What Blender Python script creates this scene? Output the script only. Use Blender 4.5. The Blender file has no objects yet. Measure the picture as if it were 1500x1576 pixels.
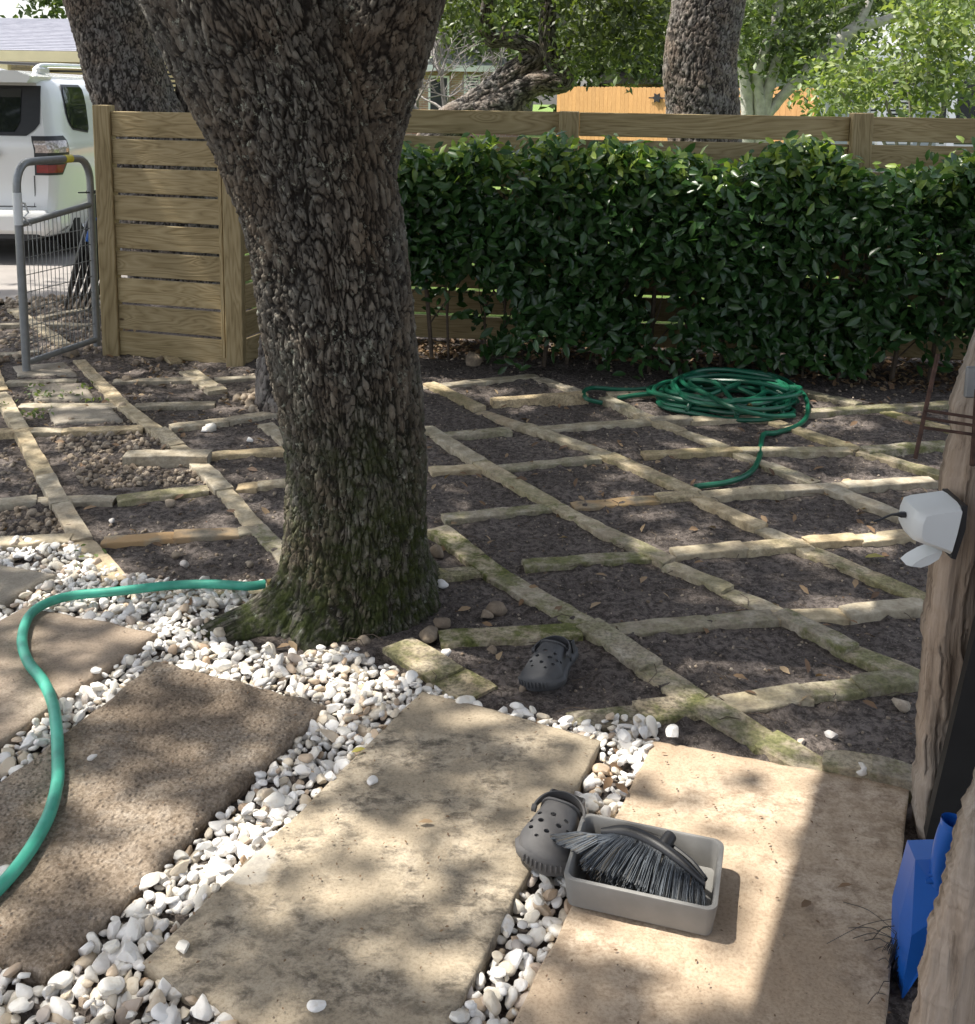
import bpy, math, random
import numpy as np
from mathutils import Vector, Matrix
random.seed(7)
rng = np.random.default_rng(7)
SC = bpy.context.scene
COL = SC.collection
R = math.radians

# ------------------------------------------------------------------ camera, sky, sun, exposure
F_PX, PITCH, ROLL, PPY, EYE = 1650.0, R(9.0), 0.015, 411.0, 1.5
cF = np.array([0, math.cos(PITCH), -math.sin(PITCH)])
u0 = np.array([0, math.sin(PITCH), math.cos(PITCH)]); r0 = np.array([1.0, 0, 0])
cR = r0*math.cos(ROLL) + u0*math.sin(ROLL)
cU = u0*math.cos(ROLL) - r0*math.sin(ROLL)
CAM = np.array([0, 0, EYE])
cd = bpy.data.cameras.new('camera'); cam = bpy.data.objects.new('camera', cd); COL.objects.link(cam)
cam.matrix_world = Matrix(((cR[0], cU[0], -cF[0], 0), (cR[1], cU[1], -cF[1], 0), (cR[2], cU[2], -cF[2], EYE), (0, 0, 0, 1)))
cd.sensor_fit = 'HORIZONTAL'; cd.sensor_width = 36; cd.lens = F_PX/1500*36
cd.shift_y = -(788-PPY)/1500; cd.clip_start = 0.05; cd.clip_end = 600
SC.camera = cam

SUN_EL, SUN_AZ_X, SUN_AZ_Y = R(61), -0.97, 0.20        # horizontal direction towards the sun
_n = math.hypot(SUN_AZ_X, SUN_AZ_Y); SUN_AZ_X /= _n; SUN_AZ_Y /= _n
SUN = np.array([SUN_AZ_X*math.cos(SUN_EL), SUN_AZ_Y*math.cos(SUN_EL), math.sin(SUN_EL)])
W = bpy.data.worlds.new('World'); SC.world = W; W.use_nodes = True
wn = W.node_tree; wn.nodes.clear()
sky = wn.nodes.new('ShaderNodeTexSky'); sky.sky_type = 'NISHITA'; sky.sun_disc = False
sky.sun_elevation = SUN_EL; sky.sun_rotation = math.atan2(SUN_AZ_X, SUN_AZ_Y)
sky.air_density = 1.0; sky.dust_density = 3.0; sky.ozone_density = 0.6
bg = wn.nodes.new('ShaderNodeBackground'); bg.inputs[1].default_value = 0.125
wo = wn.nodes.new('ShaderNodeOutputWorld')
hz = wn.nodes.new('ShaderNodeHueSaturation'); hz.inputs['Saturation'].default_value = .5      # thin summer haze
wn.links.new(sky.outputs[0], hz.inputs['Color']); wn.links.new(hz.outputs[0], bg.inputs[0]); wn.links.new(bg.outputs[0], wo.inputs[0])
sl = bpy.data.lights.new('sun', 'SUN'); sl.energy = 3.5; sl.angle = R(0.55); sl.color = (1, 0.95, 0.86)
so = bpy.data.objects.new('sun', sl); COL.objects.link(so)
so.rotation_euler = Vector(SUN).to_track_quat('Z', 'Y').to_euler()
SC.view_settings.view_transform = 'Standard'; SC.view_settings.look = 'None'
SC.view_settings.exposure = 1.42; SC.view_settings.gamma = 1.0
SC.view_settings.use_curve_mapping = False
try:
    SC.cycles.use_denoising = True
    SC.cycles.max_bounces = 8; SC.cycles.diffuse_bounces = 4; SC.cycles.transparent_max_bounces = 8
except Exception: pass

# ------------------------------------------------------------------ projection helpers
def ray(px, py):
    return cF + cR*((px-750)/F_PX) + cU*((PPY-py)/F_PX)
def G(px, py, z=0.0):
    r = ray(px, py); t = (z-EYE)/r[2]; return CAM + r*t
def V(px, py, Y):
    r = ray(px, py); return CAM + r*(Y/r[1])
def proj(P):
    v = np.atleast_2d(P)-CAM; d = v@cF
    d = np.where(np.abs(d) < 1e-6, 1e-6, d)
    return 750+F_PX*(v@cR)/d, PPY-F_PX*(v@cU)/d, d
def seg_hit(a, b, c, d):
    a, b, c, d = [np.array(q[:2]) for q in (a, b, c, d)]
    A = np.array([b-a, -(d-c)]).T; t = np.linalg.solve(A, c-a)
    p = a+(b-a)*t[0]; return np.array([p[0], p[1], 0])

# ------------------------------------------------------------------ numpy noise
def _h(i, j, k, s):
    with np.errstate(over='ignore'):
        n = (i.astype(np.int64)*374761393 + j.astype(np.int64)*668265263 + k.astype(np.int64)*2147483647 + s*974634777) & 0xFFFFFFFF
        n = ((n ^ (n >> 13))*1274126177) & 0xFFFFFFFF
        n = ((n ^ (n >> 16))*2246822519) & 0xFFFFFFFF
        n = n ^ (n >> 15)
    return (n & 0xFFFFFF)/float(0x1000000)
def vnoise(P, s=0):
    I = np.floor(P).astype(np.int64); f = P-I; f = f*f*(3-2*f)
    out = 0
    for a in (0, 1):
        for b in (0, 1):
            for c in (0, 1):
                w = (f[:, 0] if a else 1-f[:, 0])*(f[:, 1] if b else 1-f[:, 1])*(f[:, 2] if c else 1-f[:, 2])
                out = out + w*_h(I[:, 0]+a, I[:, 1]+b, I[:, 2]+c, s)
    return out
def fbm(P, o=4, s=0):
    t = 0; a = .5; n = 0
    for i in range(o):
        t = t + a*vnoise(P*(2.03**i), s+i*17); n += a; a *= .5
    return t/n
def cells(P, s=0):
    I = np.floor(P).astype(np.int64); f1 = np.full(len(P), 9.); f2 = np.full(len(P), 9.); idv = np.zeros(len(P)); off = np.zeros_like(P)
    for a in (-1, 0, 1):
        for b in (-1, 0, 1):
            for c in (-1, 0, 1):
                i, j, k = I[:, 0]+a, I[:, 1]+b, I[:, 2]+c
                q = np.stack([i+_h(i, j, k, s), j+_h(i, j, k, s+1), k+_h(i, j, k, s+2)], 1)
                d = np.linalg.norm(q-P, axis=1)
                new = d < f1
                f2 = np.where(new, f1, np.minimum(f2, d)); idv = np.where(new, _h(i, j, k, s+5), idv); off = np.where(new[:, None], P-q, off); f1 = np.where(new, d, f1)
    return f1, f2, idv, off
def sstep(a, b, x):
    t = np.clip((x-a)/(b-a), 0, 1); return t*t*(3-2*t)

# ------------------------------------------------------------------ object helpers
def mesh_np(name, verts, faces, smooth=False, attrs=None):
    """faces: (N,k) int array, or list of lists"""
    me = bpy.data.meshes.new(name)
    verts = np.asarray(verts, dtype=np.float32)
    if isinstance(faces, np.ndarray):
        n, k = faces.shape
        me.vertices.add(len(verts)); me.vertices.foreach_set('co', verts.ravel())
        me.loops.add(n*k); me.loops.foreach_set('vertex_index', faces.astype(np.int32).ravel())
        me.polygons.add(n); me.polygons.foreach_set('loop_start', np.arange(0, n*k, k, dtype=np.int32))
        me.polygons.foreach_set('loop_total', np.full(n, k, dtype=np.int32))
        me.update(calc_edges=True)
    else:
        me.from_pydata([tuple(map(float, v)) for v in verts], [], [tuple(int(i) for i in f) for f in faces]); me.update()
    if attrs:
        for an, av in attrs.items():
            at = me.attributes.new(an, 'FLOAT', 'POINT'); at.data.foreach_set('value', np.asarray(av, dtype=np.float32))
    if smooth: me.polygons.foreach_set('use_smooth', np.ones(len(me.polygons), dtype=bool))
    return me
def link(name, me, mat=None, parent=None, loc=None, rot=None, **props):
    if mat is not None and len(me.materials) == 0: me.materials.append(mat)
    o = bpy.data.objects.new(name, me); COL.objects.link(o)
    if parent is not None: o.parent = parent
    if loc is not None: o.location = tuple(float(c) for c in loc)
    if rot is not None: o.rotation_euler = rot
    for k, v in props.items(): o[k] = v
    return o
def tag(o, label=None, cat=None, group=None, kind=None):
    if label: o['label'] = label
    if cat: o['category'] = cat
    if group: o['group'] = group
    if kind: o['kind'] = kind
    return o
def empty(name, loc=(0, 0, 0), rz=0.0):
    o = bpy.data.objects.new(name, None); COL.objects.link(o); o.location = tuple(float(c) for c in loc); o.rotation_euler = (0, 0, rz)
    o.empty_display_size = .1; return o
class MB:
    """collects shapes into one mesh"""
    def __init__(s): s.v = []; s.f = []; s.n = 0
    def add(s, v, f):
        v = np.asarray(v, float); s.v.append(v); s.f += [[i+s.n for i in q] for q in f]; s.n += len(v); return s
    def box(s, c, d, M=None, bev=0.0):
        x, y, z = [q/2 for q in d]
        if bev > 0:
            b = min(bev, x*.9, y*.9, z*.9); vs = []; 
            for sx in (-1, 1):
                for sy in (-1, 1):
                    for sz in (-1, 1):
                        vs += [(sx*x, sy*(y-b), sz*(z-b)), (sx*(x-b), sy*y, sz*(z-b)), (sx*(x-b), sy*(y-b), sz*z)]
            idx = lambda sx, sy, sz, a: ((sx > 0)*4+(sy > 0)*2+(sz > 0))*3+a
            f = []
            for sg in (-1, 1):
                f.append([idx(sg, a, b_, 0) for a, b_ in ((-1, -1), (1, -1), (1, 1), (-1, 1))][::sg])
                f.append([idx(a, sg, b_, 1) for a, b_ in ((-1, -1), (1, -1), (1, 1), (-1, 1))][::-sg])
                f.append([idx(a, b_, sg, 2) for a, b_ in ((-1, -1), (1, -1), (1, 1), (-1, 1))][::sg])
            for a in (-1, 1):
                for b_ in (-1, 1):
                    f.append([idx(-1, a, b_, 1), idx(1, a, b_, 1), idx(1, a, b_, 2), idx(-1, a, b_, 2)][::(-a*b_)])
                    f.append([idx(a, -1, b_, 0), idx(a, 1, b_, 0), idx(a, 1, b_, 2), idx(a, -1, b_, 2)][::(a*b_)])
                    f.append([idx(a, b_, -1, 0), idx(a, b_, 1, 0), idx(a, b_, 1, 1), idx(a, b_, -1, 1)][::(-a*b_)])
                    for c_ in (-1, 1):
                        f.append([idx(a, b_, c_, 0), idx(a, b_, c_, 1), idx(a, b_, c_, 2)][::(a*b_*c_)])
            v = np.array(vs)
        else:
            v = np.array([(a*x, b_*y, c_*z) for a in (-1, 1) for b_ in (-1, 1) for c_ in (-1, 1)])
            f = [[0, 1, 3, 2], [4, 6, 7, 5], [0, 4, 5, 1], [2, 3, 7, 6], [0, 2, 6, 4], [1, 5, 7, 3]]
        if M is not None: v = v@np.array(M)[:3, :3].T
        return s.add(v+np.array(c, float), f)
    def tube(s, pts, r, m=8, cap=True):
        v, f = tube_geo(pts, r, m, cap); return s.add(v, f)
    def prism(s, poly, thick, o, ax, ay, an):
        """polygon (2D list) in plane o+ax*u+ay*v, extruded by thick along an"""
        o, ax, ay, an = [np.array(q, float) for q in (o, ax, ay, an)]
        a = np.array([o+ax*p[0]+ay*p[1] for p in poly]); b = a+an*thick; n = len(poly)
        return s.add(np.vstack([a, b]), [list(range(n))[::-1], list(range(n, 2*n))]+[[i, (i+1) % n, (i+1) % n+n, i+n] for i in range(n)])
    def mesh(s, name, smooth=False):
        me = bpy.data.meshes.new(name); v = np.vstack(s.v)
        me.from_pydata([tuple(q) for q in v.tolist()], [], s.f); me.validate(); me.update()
        if smooth:
            me.polygons.foreach_set('use_smooth', np.ones(len(me.polygons), dtype=bool))
            try: me.set_sharp_from_angle(angle=R(38))
            except Exception: pass
        return me
    def build(s, name, mat, parent=None, smooth=False, **kw):
        return link(name, s.mesh(name, smooth), mat, parent, **kw)
def resample(pts, step):
    P = np.asarray(pts, float); n = len(P); k = P.shape[1]; out = []
    ext = np.vstack([2*P[0]-P[1], P, 2*P[-1]-P[-2]])
    for i in range(n-1):
        p0, p1, p2, p3 = ext[i:i+4]; L = np.linalg.norm((p2-p1)[:3]); m = max(1, int(round(L/step)))
        for j in range(m):
            t = j/m
            out.append(.5*((2*p1)+(-p0+p2)*t+(2*p0-5*p1+4*p2-p3)*t*t+(-p0+3*p1-3*p2+p3)*t**3))
    out.append(P[-1]); return np.array(out)
def frames(P):
    T = np.gradient(P, axis=0); T /= np.linalg.norm(T, axis=1)[:, None]+1e-12
    a = np.array([1., 0, 0]) if abs(T[0][0]) < .8 else np.array([0, 1., 0])
    U = np.zeros_like(P)
    for i in range(len(P)):
        a = a-T[i]*np.dot(a, T[i]); a /= np.linalg.norm(a)+1e-12; U[i] = a
    return T, U, np.cross(T, U)
def tube_geo(pts, r, m=8, cap=True):
    P = np.asarray(pts, float); T, U, B = frames(P); r = np.broadcast_to(np.asarray(r, float), (len(P),))
    th = np.arange(m)*2*math.pi/m
    v = P[:, None]+r[:, None, None]*(np.cos(th)[None, :, None]*U[:, None]+np.sin(th)[None, :, None]*B[:, None])
    v = v.reshape(-1, 3); n = len(P)
    f = [[i*m+j, i*m+(j+1) % m, (i+1)*m+(j+1) % m, (i+1)*m+j] for i in range(n-1) for j in range(m)]
    if cap: f += [list(range(m))[::-1], [(n-1)*m+j for j in range(m)]]
    return v, f
def revolve(profile, m=24):
    v = []; f = []
    for r_, z in profile:
        for j in range(m): a = 2*math.pi*j/m; v.append((r_*math.cos(a), r_*math.sin(a), z))
    for i in range(len(profile)-1):
        for j in range(m): f.append([i*m+j, i*m+(j+1) % m, (i+1)*m+(j+1) % m, (i+1)*m+j])
    return v, f
def rotz(a): c, s = math.cos(a), math.sin(a); return np.array([[c, -s, 0], [s, c, 0], [0, 0, 1]])

# ------------------------------------------------------------------ material helpers
class NT:
    def __init__(s, name):
        s.m = bpy.data.materials.new(name); s.m.use_nodes = True; s.t = s.m.node_tree; s.t.nodes.clear()
        s.out = s.t.nodes.new('ShaderNodeOutputMaterial'); s.geo = None
    def n(s, typ, _o=0, **kw):
        nd = s.t.nodes.new('ShaderNode'+typ)
        for k, v in kw.items():
            if k.startswith('i_'):
                key = k[2:]; key = int(key) if key.isdigit() else key.replace('_', ' ')
                sock = nd.inputs[key]
                if isinstance(v, bpy.types.NodeSocket): s.t.links.new(v, sock)
                else: sock.default_value = v
            else: setattr(nd, k, v)
        return nd.outputs[_o] if _o is not None else nd
    def pos(s): return s.n('NewGeometry', 0)
    def obj(s): return s.n('TexCoord', 3)
    def orand(s): return s.n('ObjectInfo', 'Random')
    def mapv(s, vec, scale=(1, 1, 1), loc=(0, 0, 0), rot=(0, 0, 0)):
        return s.n('Mapping', i_Vector=vec, i_Scale=scale, i_Location=loc, i_Rotation=rot)
    def noise(s, vec, scale, detail=5, rough=.55, dist=0.0):
        return s.n('TexNoise', 0, i_Vector=vec, i_Scale=scale, i_Detail=detail, i_Roughness=rough, i_Distortion=dist)
    def vor(s, vec, scale, feature='F1', out=0, rand=1.0):
        return s.n('TexVoronoi', out, feature=feature, i_Vector=vec, i_Scale=scale, i_Randomness=rand)
    def ramp(s, fac, stops, interp='LINEAR'):
        nd = s.t.nodes.new('ShaderNodeValToRGB'); s.t.links.new(fac, nd.inputs[0]); cr = nd.color_ramp; cr.interpolation = interp
        while len(cr.elements) < len(stops): cr.elements.new(.5)
        for e, (p, c) in zip(cr.elements, stops):
            e.position = p; e.color = (c[0], c[1], c[2], 1) if not isinstance(c, (int, float)) else (c, c, c, 1)
        return nd.outputs[0]
    def mix(s, fac, a, b, mode='MIX'):
        nd = s.t.nodes.new('ShaderNodeMix'); nd.data_type = 'RGBA'; nd.blend_type = mode
        for i, v in ((0, fac), (6, a), (7, b)):
            if isinstance(v, bpy.types.NodeSocket): s.t.links.new(v, nd.inputs[i])
            else: nd.inputs[i].default_value = v if isinstance(v, (int, float)) else (*v[:3], 1)
        return nd.outputs[2]
    def math(s, op, a, b=0.0, c=0.0, clamp=False):
        nd = s.t.nodes.new('ShaderNodeMath'); nd.operation = op; nd.use_clamp = clamp
        for i, v in enumerate((a, b, c)):
            if isinstance(v, bpy.types.NodeSocket): s.t.links.new(v, nd.inputs[i])
            else: nd.inputs[i].default_value = v
        return nd.outputs[0]
    def mr(s, v, a, b, c=0.0, d=1.0):
        return s.n('MapRange', 0, interpolation_type='SMOOTHSTEP', i_Value=v, i_1=a, i_2=b, i_3=c, i_4=d)
    def sep(s, v, i):
        nd = s.t.nodes.new('ShaderNodeSeparateXYZ'); s.t.links.new(v, nd.inputs[0]); return nd.outputs[i]
    def comb(s, x, y, z):
        nd = s.t.nodes.new('ShaderNodeCombineXYZ')
        for i, v in enumerate((x, y, z)):
            if isinstance(v, bpy.types.NodeSocket): s.t.links.new(v, nd.inputs[i])
            else: nd.inputs[i].default_value = v
        return nd.outputs[0]
    def vadd(s, a, b, op='ADD'):
        nd = s.t.nodes.new('ShaderNodeVectorMath'); nd.operation = op
        for i, v in ((0, a), (1, b)):
            if isinstance(v, bpy.types.NodeSocket): s.t.links.new(v, nd.inputs[i])
            else: nd.inputs[i].default_value = v
        return nd.outputs[0]
    def attr(s, name): return s.n('Attribute', 2, attribute_name=name)
    def bump(s, h, dist=.01, strength=1.0, normal=None):
        nd = s.t.nodes.new('ShaderNodeBump'); nd.inputs['Strength'].default_value = strength; nd.inputs['Distance'].default_value = dist
        s.t.links.new(h, nd.inputs['Height'])
        if normal is not None: s.t.links.new(normal, nd.inputs['Normal'])
        return nd.outputs[0]
    def bsdf(s, color, rough=.7, normal=None, metal=0.0, spec=.5, **kw):
        nd = s.t.nodes.new('ShaderNodeBsdfPrincipled')
        for k, v in (('Base Color', color), ('Roughness', rough), ('Metallic', metal), ('Specular IOR Level', spec)):
            if isinstance(v, bpy.types.NodeSocket): s.t.links.new(v, nd.inputs[k])
            elif k == 'Base Color': nd.inputs[k].default_value = (*v[:3], 1)
            else: nd.inputs[k].default_value = v
        for k, v in kw.items(): nd.inputs[k.replace('_', ' ')].default_value = v
        if normal is not None: s.t.links.new(normal, nd.inputs['Normal'])
        return nd.outputs[0]
    def done(s, sh):
        s.t.links.new(sh, s.out.inputs[0]); return s.m
def simple(name, col, rough=.5, metal=0.0, var=.15, scale=30, bump=0.0, spec=.5, **kw):
    t = NT(name); v = t.obj(); nz = t.noise(v, scale, 4)
    c = t.ramp(nz, [(.3, [q*(1-var) for q in col]), (.7, [min(1, q*(1+var)) for q in col])])
    nm = t.bump(t.noise(v, scale*4, 3), bump) if bump else None
    return t.done(t.bsdf(c, rough, nm, metal, spec, **kw))
def leaf_mat(name, c1, c2, c3, rough=.45, trans=.35, spec=.5):
    t = NT(name); a = t.attr('rnd')
    c = t.ramp(a, [(0, c1), (.55, c2), (1, c3)])
    b = t.bsdf(c, rough, None, 0, spec)
    tr = t.n('BsdfTranslucent', i_Color=t.mix(1.0, c, (1.5, 1.6, .6), 'MULTIPLY'))
    return t.done(t.n('MixShader', i_0=trans, i_1=b, i_2=tr))
M = {}
# bark: plates and fissures are geometry; the material adds grain, lichen, moss and painted shade in the cracks
def bark_mat(name, base=((.040, .036, .031), (.110, .101, .087), (.235, .225, .195)), moss=1.0, lichen=.85, mossh=.85):
    t = NT(name); p = t.pos(); ps = t.mapv(p, (1, 1, .45))
    n1 = t.noise(ps, 60, 6, .65); n2 = t.noise(p, 5, 4)
    pl = t.attr('plate')
    k = t.math('ADD', t.math('MULTIPLY', n1, .85), t.math('MULTIPLY', pl, .24))
    c = t.ramp(k, [(.32, base[0]), (.52, base[1]), (.82, base[2])])
    c = t.mix(t.mr(n2, .35, .7), c, t.mix(1.0, c, (1.0, .86, .74), 'MULTIPLY'))
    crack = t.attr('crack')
    c = t.mix(t.mr(crack, .0, .75, .92, 0.0), c, (.016, .013, .011))  # dark crack bark, deepened with crevice shade painted into the colour
    li = t.math('MULTIPLY', t.mr(t.noise(p, 55, 4, .7), .56, .68), t.mr(t.noise(p, 7, 3), .42, .6))
    li = t.math('MULTIPLY', li, lichen)
    c = t.mix(li, c, (.36, .38, .31))
    z = t.sep(p, 2); mo = t.mr(t.math('ADD', z, t.math('MULTIPLY', t.math('SUBTRACT', n2, .5), 1.2)), mossh, .05)
    mo = t.math('MULTIPLY', t.math('MULTIPLY', mo, t.mr(t.noise(p, 22, 4, .7), .30, .62)), moss)
    c = t.mix(mo, c, t.ramp(n1, [(.3, (.018, .024, .008)), (.75, (.062, .076, .020))]))
    nm = t.bump(n1, .010, 1.0)
    return t.done(t.bsdf(c, .92, nm, 0, .25))
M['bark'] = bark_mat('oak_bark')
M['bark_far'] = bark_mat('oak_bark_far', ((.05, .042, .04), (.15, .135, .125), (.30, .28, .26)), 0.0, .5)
M['bark_pale'] = simple('pale_bark', (.40, .38, .35), .9, var=.3, scale=9, bump=.01)
M['bark_grey'] = simple('grey_twigs', (.20, .18, .165), .9, var=.3, scale=9)
M['stem'] = simple('hedge_stem', (.10, .075, .055), .9, var=.3, scale=50)

def wood_mat(name, c1, c2, c3, rough=.75, knots=True, stain=.6):
    """pressure treated pine; grain runs along local x"""
    t = NT(name); v = t.obj(); rn = t.orand()
    off = t.comb(t.math('MULTIPLY', rn, 37.0), t.math('MULTIPLY', rn, 11.0), t.math('MULTIPLY', rn, 5.3))
    v = t.vadd(v, off)
    vs = t.mapv(v, (.55, 4.0, 4.0))
    # cathedral grain : rings of a stretched distorted field
    w = t.noise(vs, 1.5, 3, .5, .4)
    if knots:
        kd = t.vor(t.mapv(v, (2.6, 3.0, 6.5)), 1.0, 'F1', 0)
        kf = t.mr(kd, .0, .30, 1.0, 0.0)
        w = t.math('ADD', w, t.math('MULTIPLY', kf, .16))
    g = t.math('FRACT', t.math('MULTIPLY', w, 19.0))
    g = t.math('PINGPONG', t.math('MULTIPLY', g, 1.0), .5)
    fine = t.noise(t.mapv(v, (5, 120, 120)), 1.0, 4, .6)
    k = t.math('ADD', t.math('MULTIPLY', g, .75), t.math('MULTIPLY', fine, .62))
    c = t.ramp(k, [(.12, c1), (.42, c2), (.85, c3)])
    if knots:
        c = t.mix(t.mr(kd, .03, .07, .9, 0.0), c, (.07, .035, .018))
    big = t.noise(t.mapv(v, (1, 3, 3)), 1.6, 4)
    c = t.mix(t.mr(big, .42, .68, 0, stain), c, t.mix(1.0, c, (.66, .64, .58), 'MULTIPLY'))
    c = t.mix(.35, c, t.mix(1.0, c, t.ramp(rn, [(0, (.76, .74, .72)), (1, (1.2, 1.15, 1.05))]), 'MULTIPLY'))
    nm = t.bump(t.math('ADD', g, fine), .0015, .6)
    return t.done(t.bsdf(c, rough, nm, 0, .3))
M['pine'] = wood_mat('treated_pine', (.18, .13, .062), (.33, .255, .135), (.45, .36, .21))
M['cedar'] = wood_mat('orange_cedar', (.36, .19, .075), (.47, .26, .105), (.56, .33, .145), knots=False, stain=.15)

def stone_mat():
    """limestone edging; object colour: r = moss, g = rust, b = grime"""
    t = NT('limestone_edging'); p = t.pos(); rn = t.orand()
    oi = t.n('ObjectInfo', 'Color'); mossA, rustA, grime = t.sep(oi, 0), t.sep(oi, 1), t.sep(oi, 2)
    n1 = t.noise(p, 18, 6, .62); n2 = t.noise(p, 90, 5, .65); n3 = t.noise(p, 4, 3)
    c = t.ramp(n1, [(.28, (.25, .21, .15)), (.5, (.43, .375, .28)), (.72, (.60, .54, .43))])
    c = t.mix(.85, c, t.mix(1.0, c, t.ramp(rn, [(0, (.70, .69, .70)), (.35, (.92, .92, .93)), (.7, (1.1, 1.06, .98)), (1, (1.16, 1.02, .80))]), 'MULTIPLY'))
    c = t.mix(t.math('MULTIPLY', t.mr(n2, .35, .6, .75, 0), grime), c, (.09, .075, .058))
    c = t.mix(t.math('MULTIPLY', t.mr(t.noise(p, 9, 4), .35, .6), rustA), c, (.43, .285, .15))
    m = t.math('MULTIPLY', t.mr(t.math('ADD', t.noise(p, 20, 5, .7), t.math('MULTIPLY', t.math('SUBTRACT', n3, .5), .8)), .36, .64), t.math('MULTIPLY', mossA, 1.0))
    c = t.mix(m, c, t.ramp(n2, [(.3, (.060, .070, .022)), (.7, (.18, .19, .06))]))
    nm = t.bump(n2, .004, .8, t.bump(n1, .006, .6))
    return t.done(t.bsdf(c, .9, nm, 0, .25))
M['edging'] = stone_mat()

def soil_mat():
    t = NT('dark_soil'); p = t.pos()
    n1 = t.noise(p, 3.0, 5, .6); n2 = t.noise(p, 45, 6, .7); n3 = t.vor(p, 70, 'F1', 0); n4 = t.vor(p, 33, 'F1', 0)
    c = t.ramp(n1, [(.3, (.105, .088, .078)), (.55, (.185, .156, .14)), (.8, (.29, .25, .225))])
    c = t.mix(t.mr(n2, .38, .62, .85, 0), c, (.034, .028, .025))
    c = t.mix(t.mr(t.noise(p, 160, 3, .7), .52, .68, 0, .5), c, (.30, .26, .23))
    sp = t.math('MULTIPLY', t.mr(n3, .10, .16, 1, 0), t.mr(t.noise(p, 12, 2), .48, .62))
    c = t.mix(t.math('MULTIPLY', sp, .7), c, (.30, .25, .19))
    sp2 = t.math('MULTIPLY', t.mr(n4, .10, .15, 1, 0), t.mr(t.noise(p, 7, 2, .5), .5, .66))
    c = t.mix(t.math('MULTIPLY', sp2, .8), c, (.15, .085, .045))
    nm = t.bump(n2, .016, 1.0, t.bump(n3, .004, .7))
    return t.done(t.bsdf(c, .95, nm, 0, .2))
M['soil'] = soil_mat()

def slab_mat(name, cols, stain, stain_amt, bumpd, pits=.0, grain=160, patch=None):
    t = NT(name); p = t.pos()
    n0 = t.noise(p, 1.7, 4, .55, .3); n1 = t.noise(p, 6, 6, .62, .5); n2 = t.noise(p, grain, 4, .7); n3 = t.noise(t.mapv(p, (1, 1.5, 1)), 24, 6, .75, .25)
    k = t.math('ADD', t.math('MULTIPLY', n0, .5), t.math('MULTIPLY', n1, .5))
    c = t.ramp(k, [(.34, cols[0]), (.5, cols[1]), (.66, cols[2])])
    m = t.math('MULTIPLY', t.mr(n3, .40, .66), t.mr(t.math('ADD', t.math('MULTIPLY', n1, .6), t.math('MULTIPLY', n0, .5)), .46, .64))
    c = t.mix(t.math('MULTIPLY', m, stain_amt), c, stain)
    c = t.mix(t.mr(n2, .3, .58, .5, 0), c, t.mix(1.0, c, (.45, .40, .34), 'MULTIPLY'))
    sc = t.math('MULTIPLY', t.mr(t.vor(t.mapv(p, (1, 1.8, 1)), 48, 'F1', 0), .05, .11, 1, 0), t.mr(t.noise(p, 5, 2), .50, .62))
    c = t.mix(t.math('MULTIPLY', sc, .75), c, (.06, .045, .032))
    if patch is not None:                                  # a pale cement smear
        dd = t.n('VectorMath', 1, operation='DISTANCE', i_0=p, i_1=tuple(patch[:3])); dd = t.math('ADD', dd, t.math('MULTIPLY', t.math('SUBTRACT', t.noise(p, 14, 4), .5), .07))
        c = t.mix(t.mr(dd, .048, .060, .6, 0), c, (.46, .43, .38))
    h = t.math('ADD', t.math('MULTIPLY', n2, .5), n3)
    if pits:
        pv = t.vor(p, 75, 'F1', 0); h = t.math('ADD', h, t.math('MULTIPLY', t.mr(pv, .0, .5, 0, 1), pits))
        c = t.mix(t.mr(t.noise(p, 110, 3, .7), .42, .56, .55, 0), c, t.mix(1.0, c, (.42, .38, .34), 'MULTIPLY'))
    return t.done(t.bsdf(c, .85, t.bump(h, bumpd, .8), 0, .3))
M['slab_tan'] = slab_mat('tan_stone_slab', ((.28, .23, .165), (.40, .335, .245), (.53, .46, .36)), (.075, .062, .048), .9, .003, patch=G(378, 1328, .032))
M['slab_peach'] = slab_mat('peach_stone_slab', ((.36, .265, .18), (.48, .375, .27), (.59, .49, .385)), (.19, .125, .075), .7, .003)
M['slab_brown'] = slab_mat('brown_rough_slab', ((.17, .13, .095), (.26, .205, .152), (.36, .295, .225)), (.38, .35, .31), .4, .009, pits=.7, grain=120)
M['slab_brown2'] = slab_mat('brown_smooth_slab', ((.27, .21, .155), (.35, .28, .215), (.43, .355, .28)), (.12, .085, .06), .5, .006)
M['slab_grey'] = slab_mat('grey_flagstone', ((.26, .22, .18), (.35, .31, .25), (.43, .38, .32)), (.13, .11, .08), .5, .004)

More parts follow.
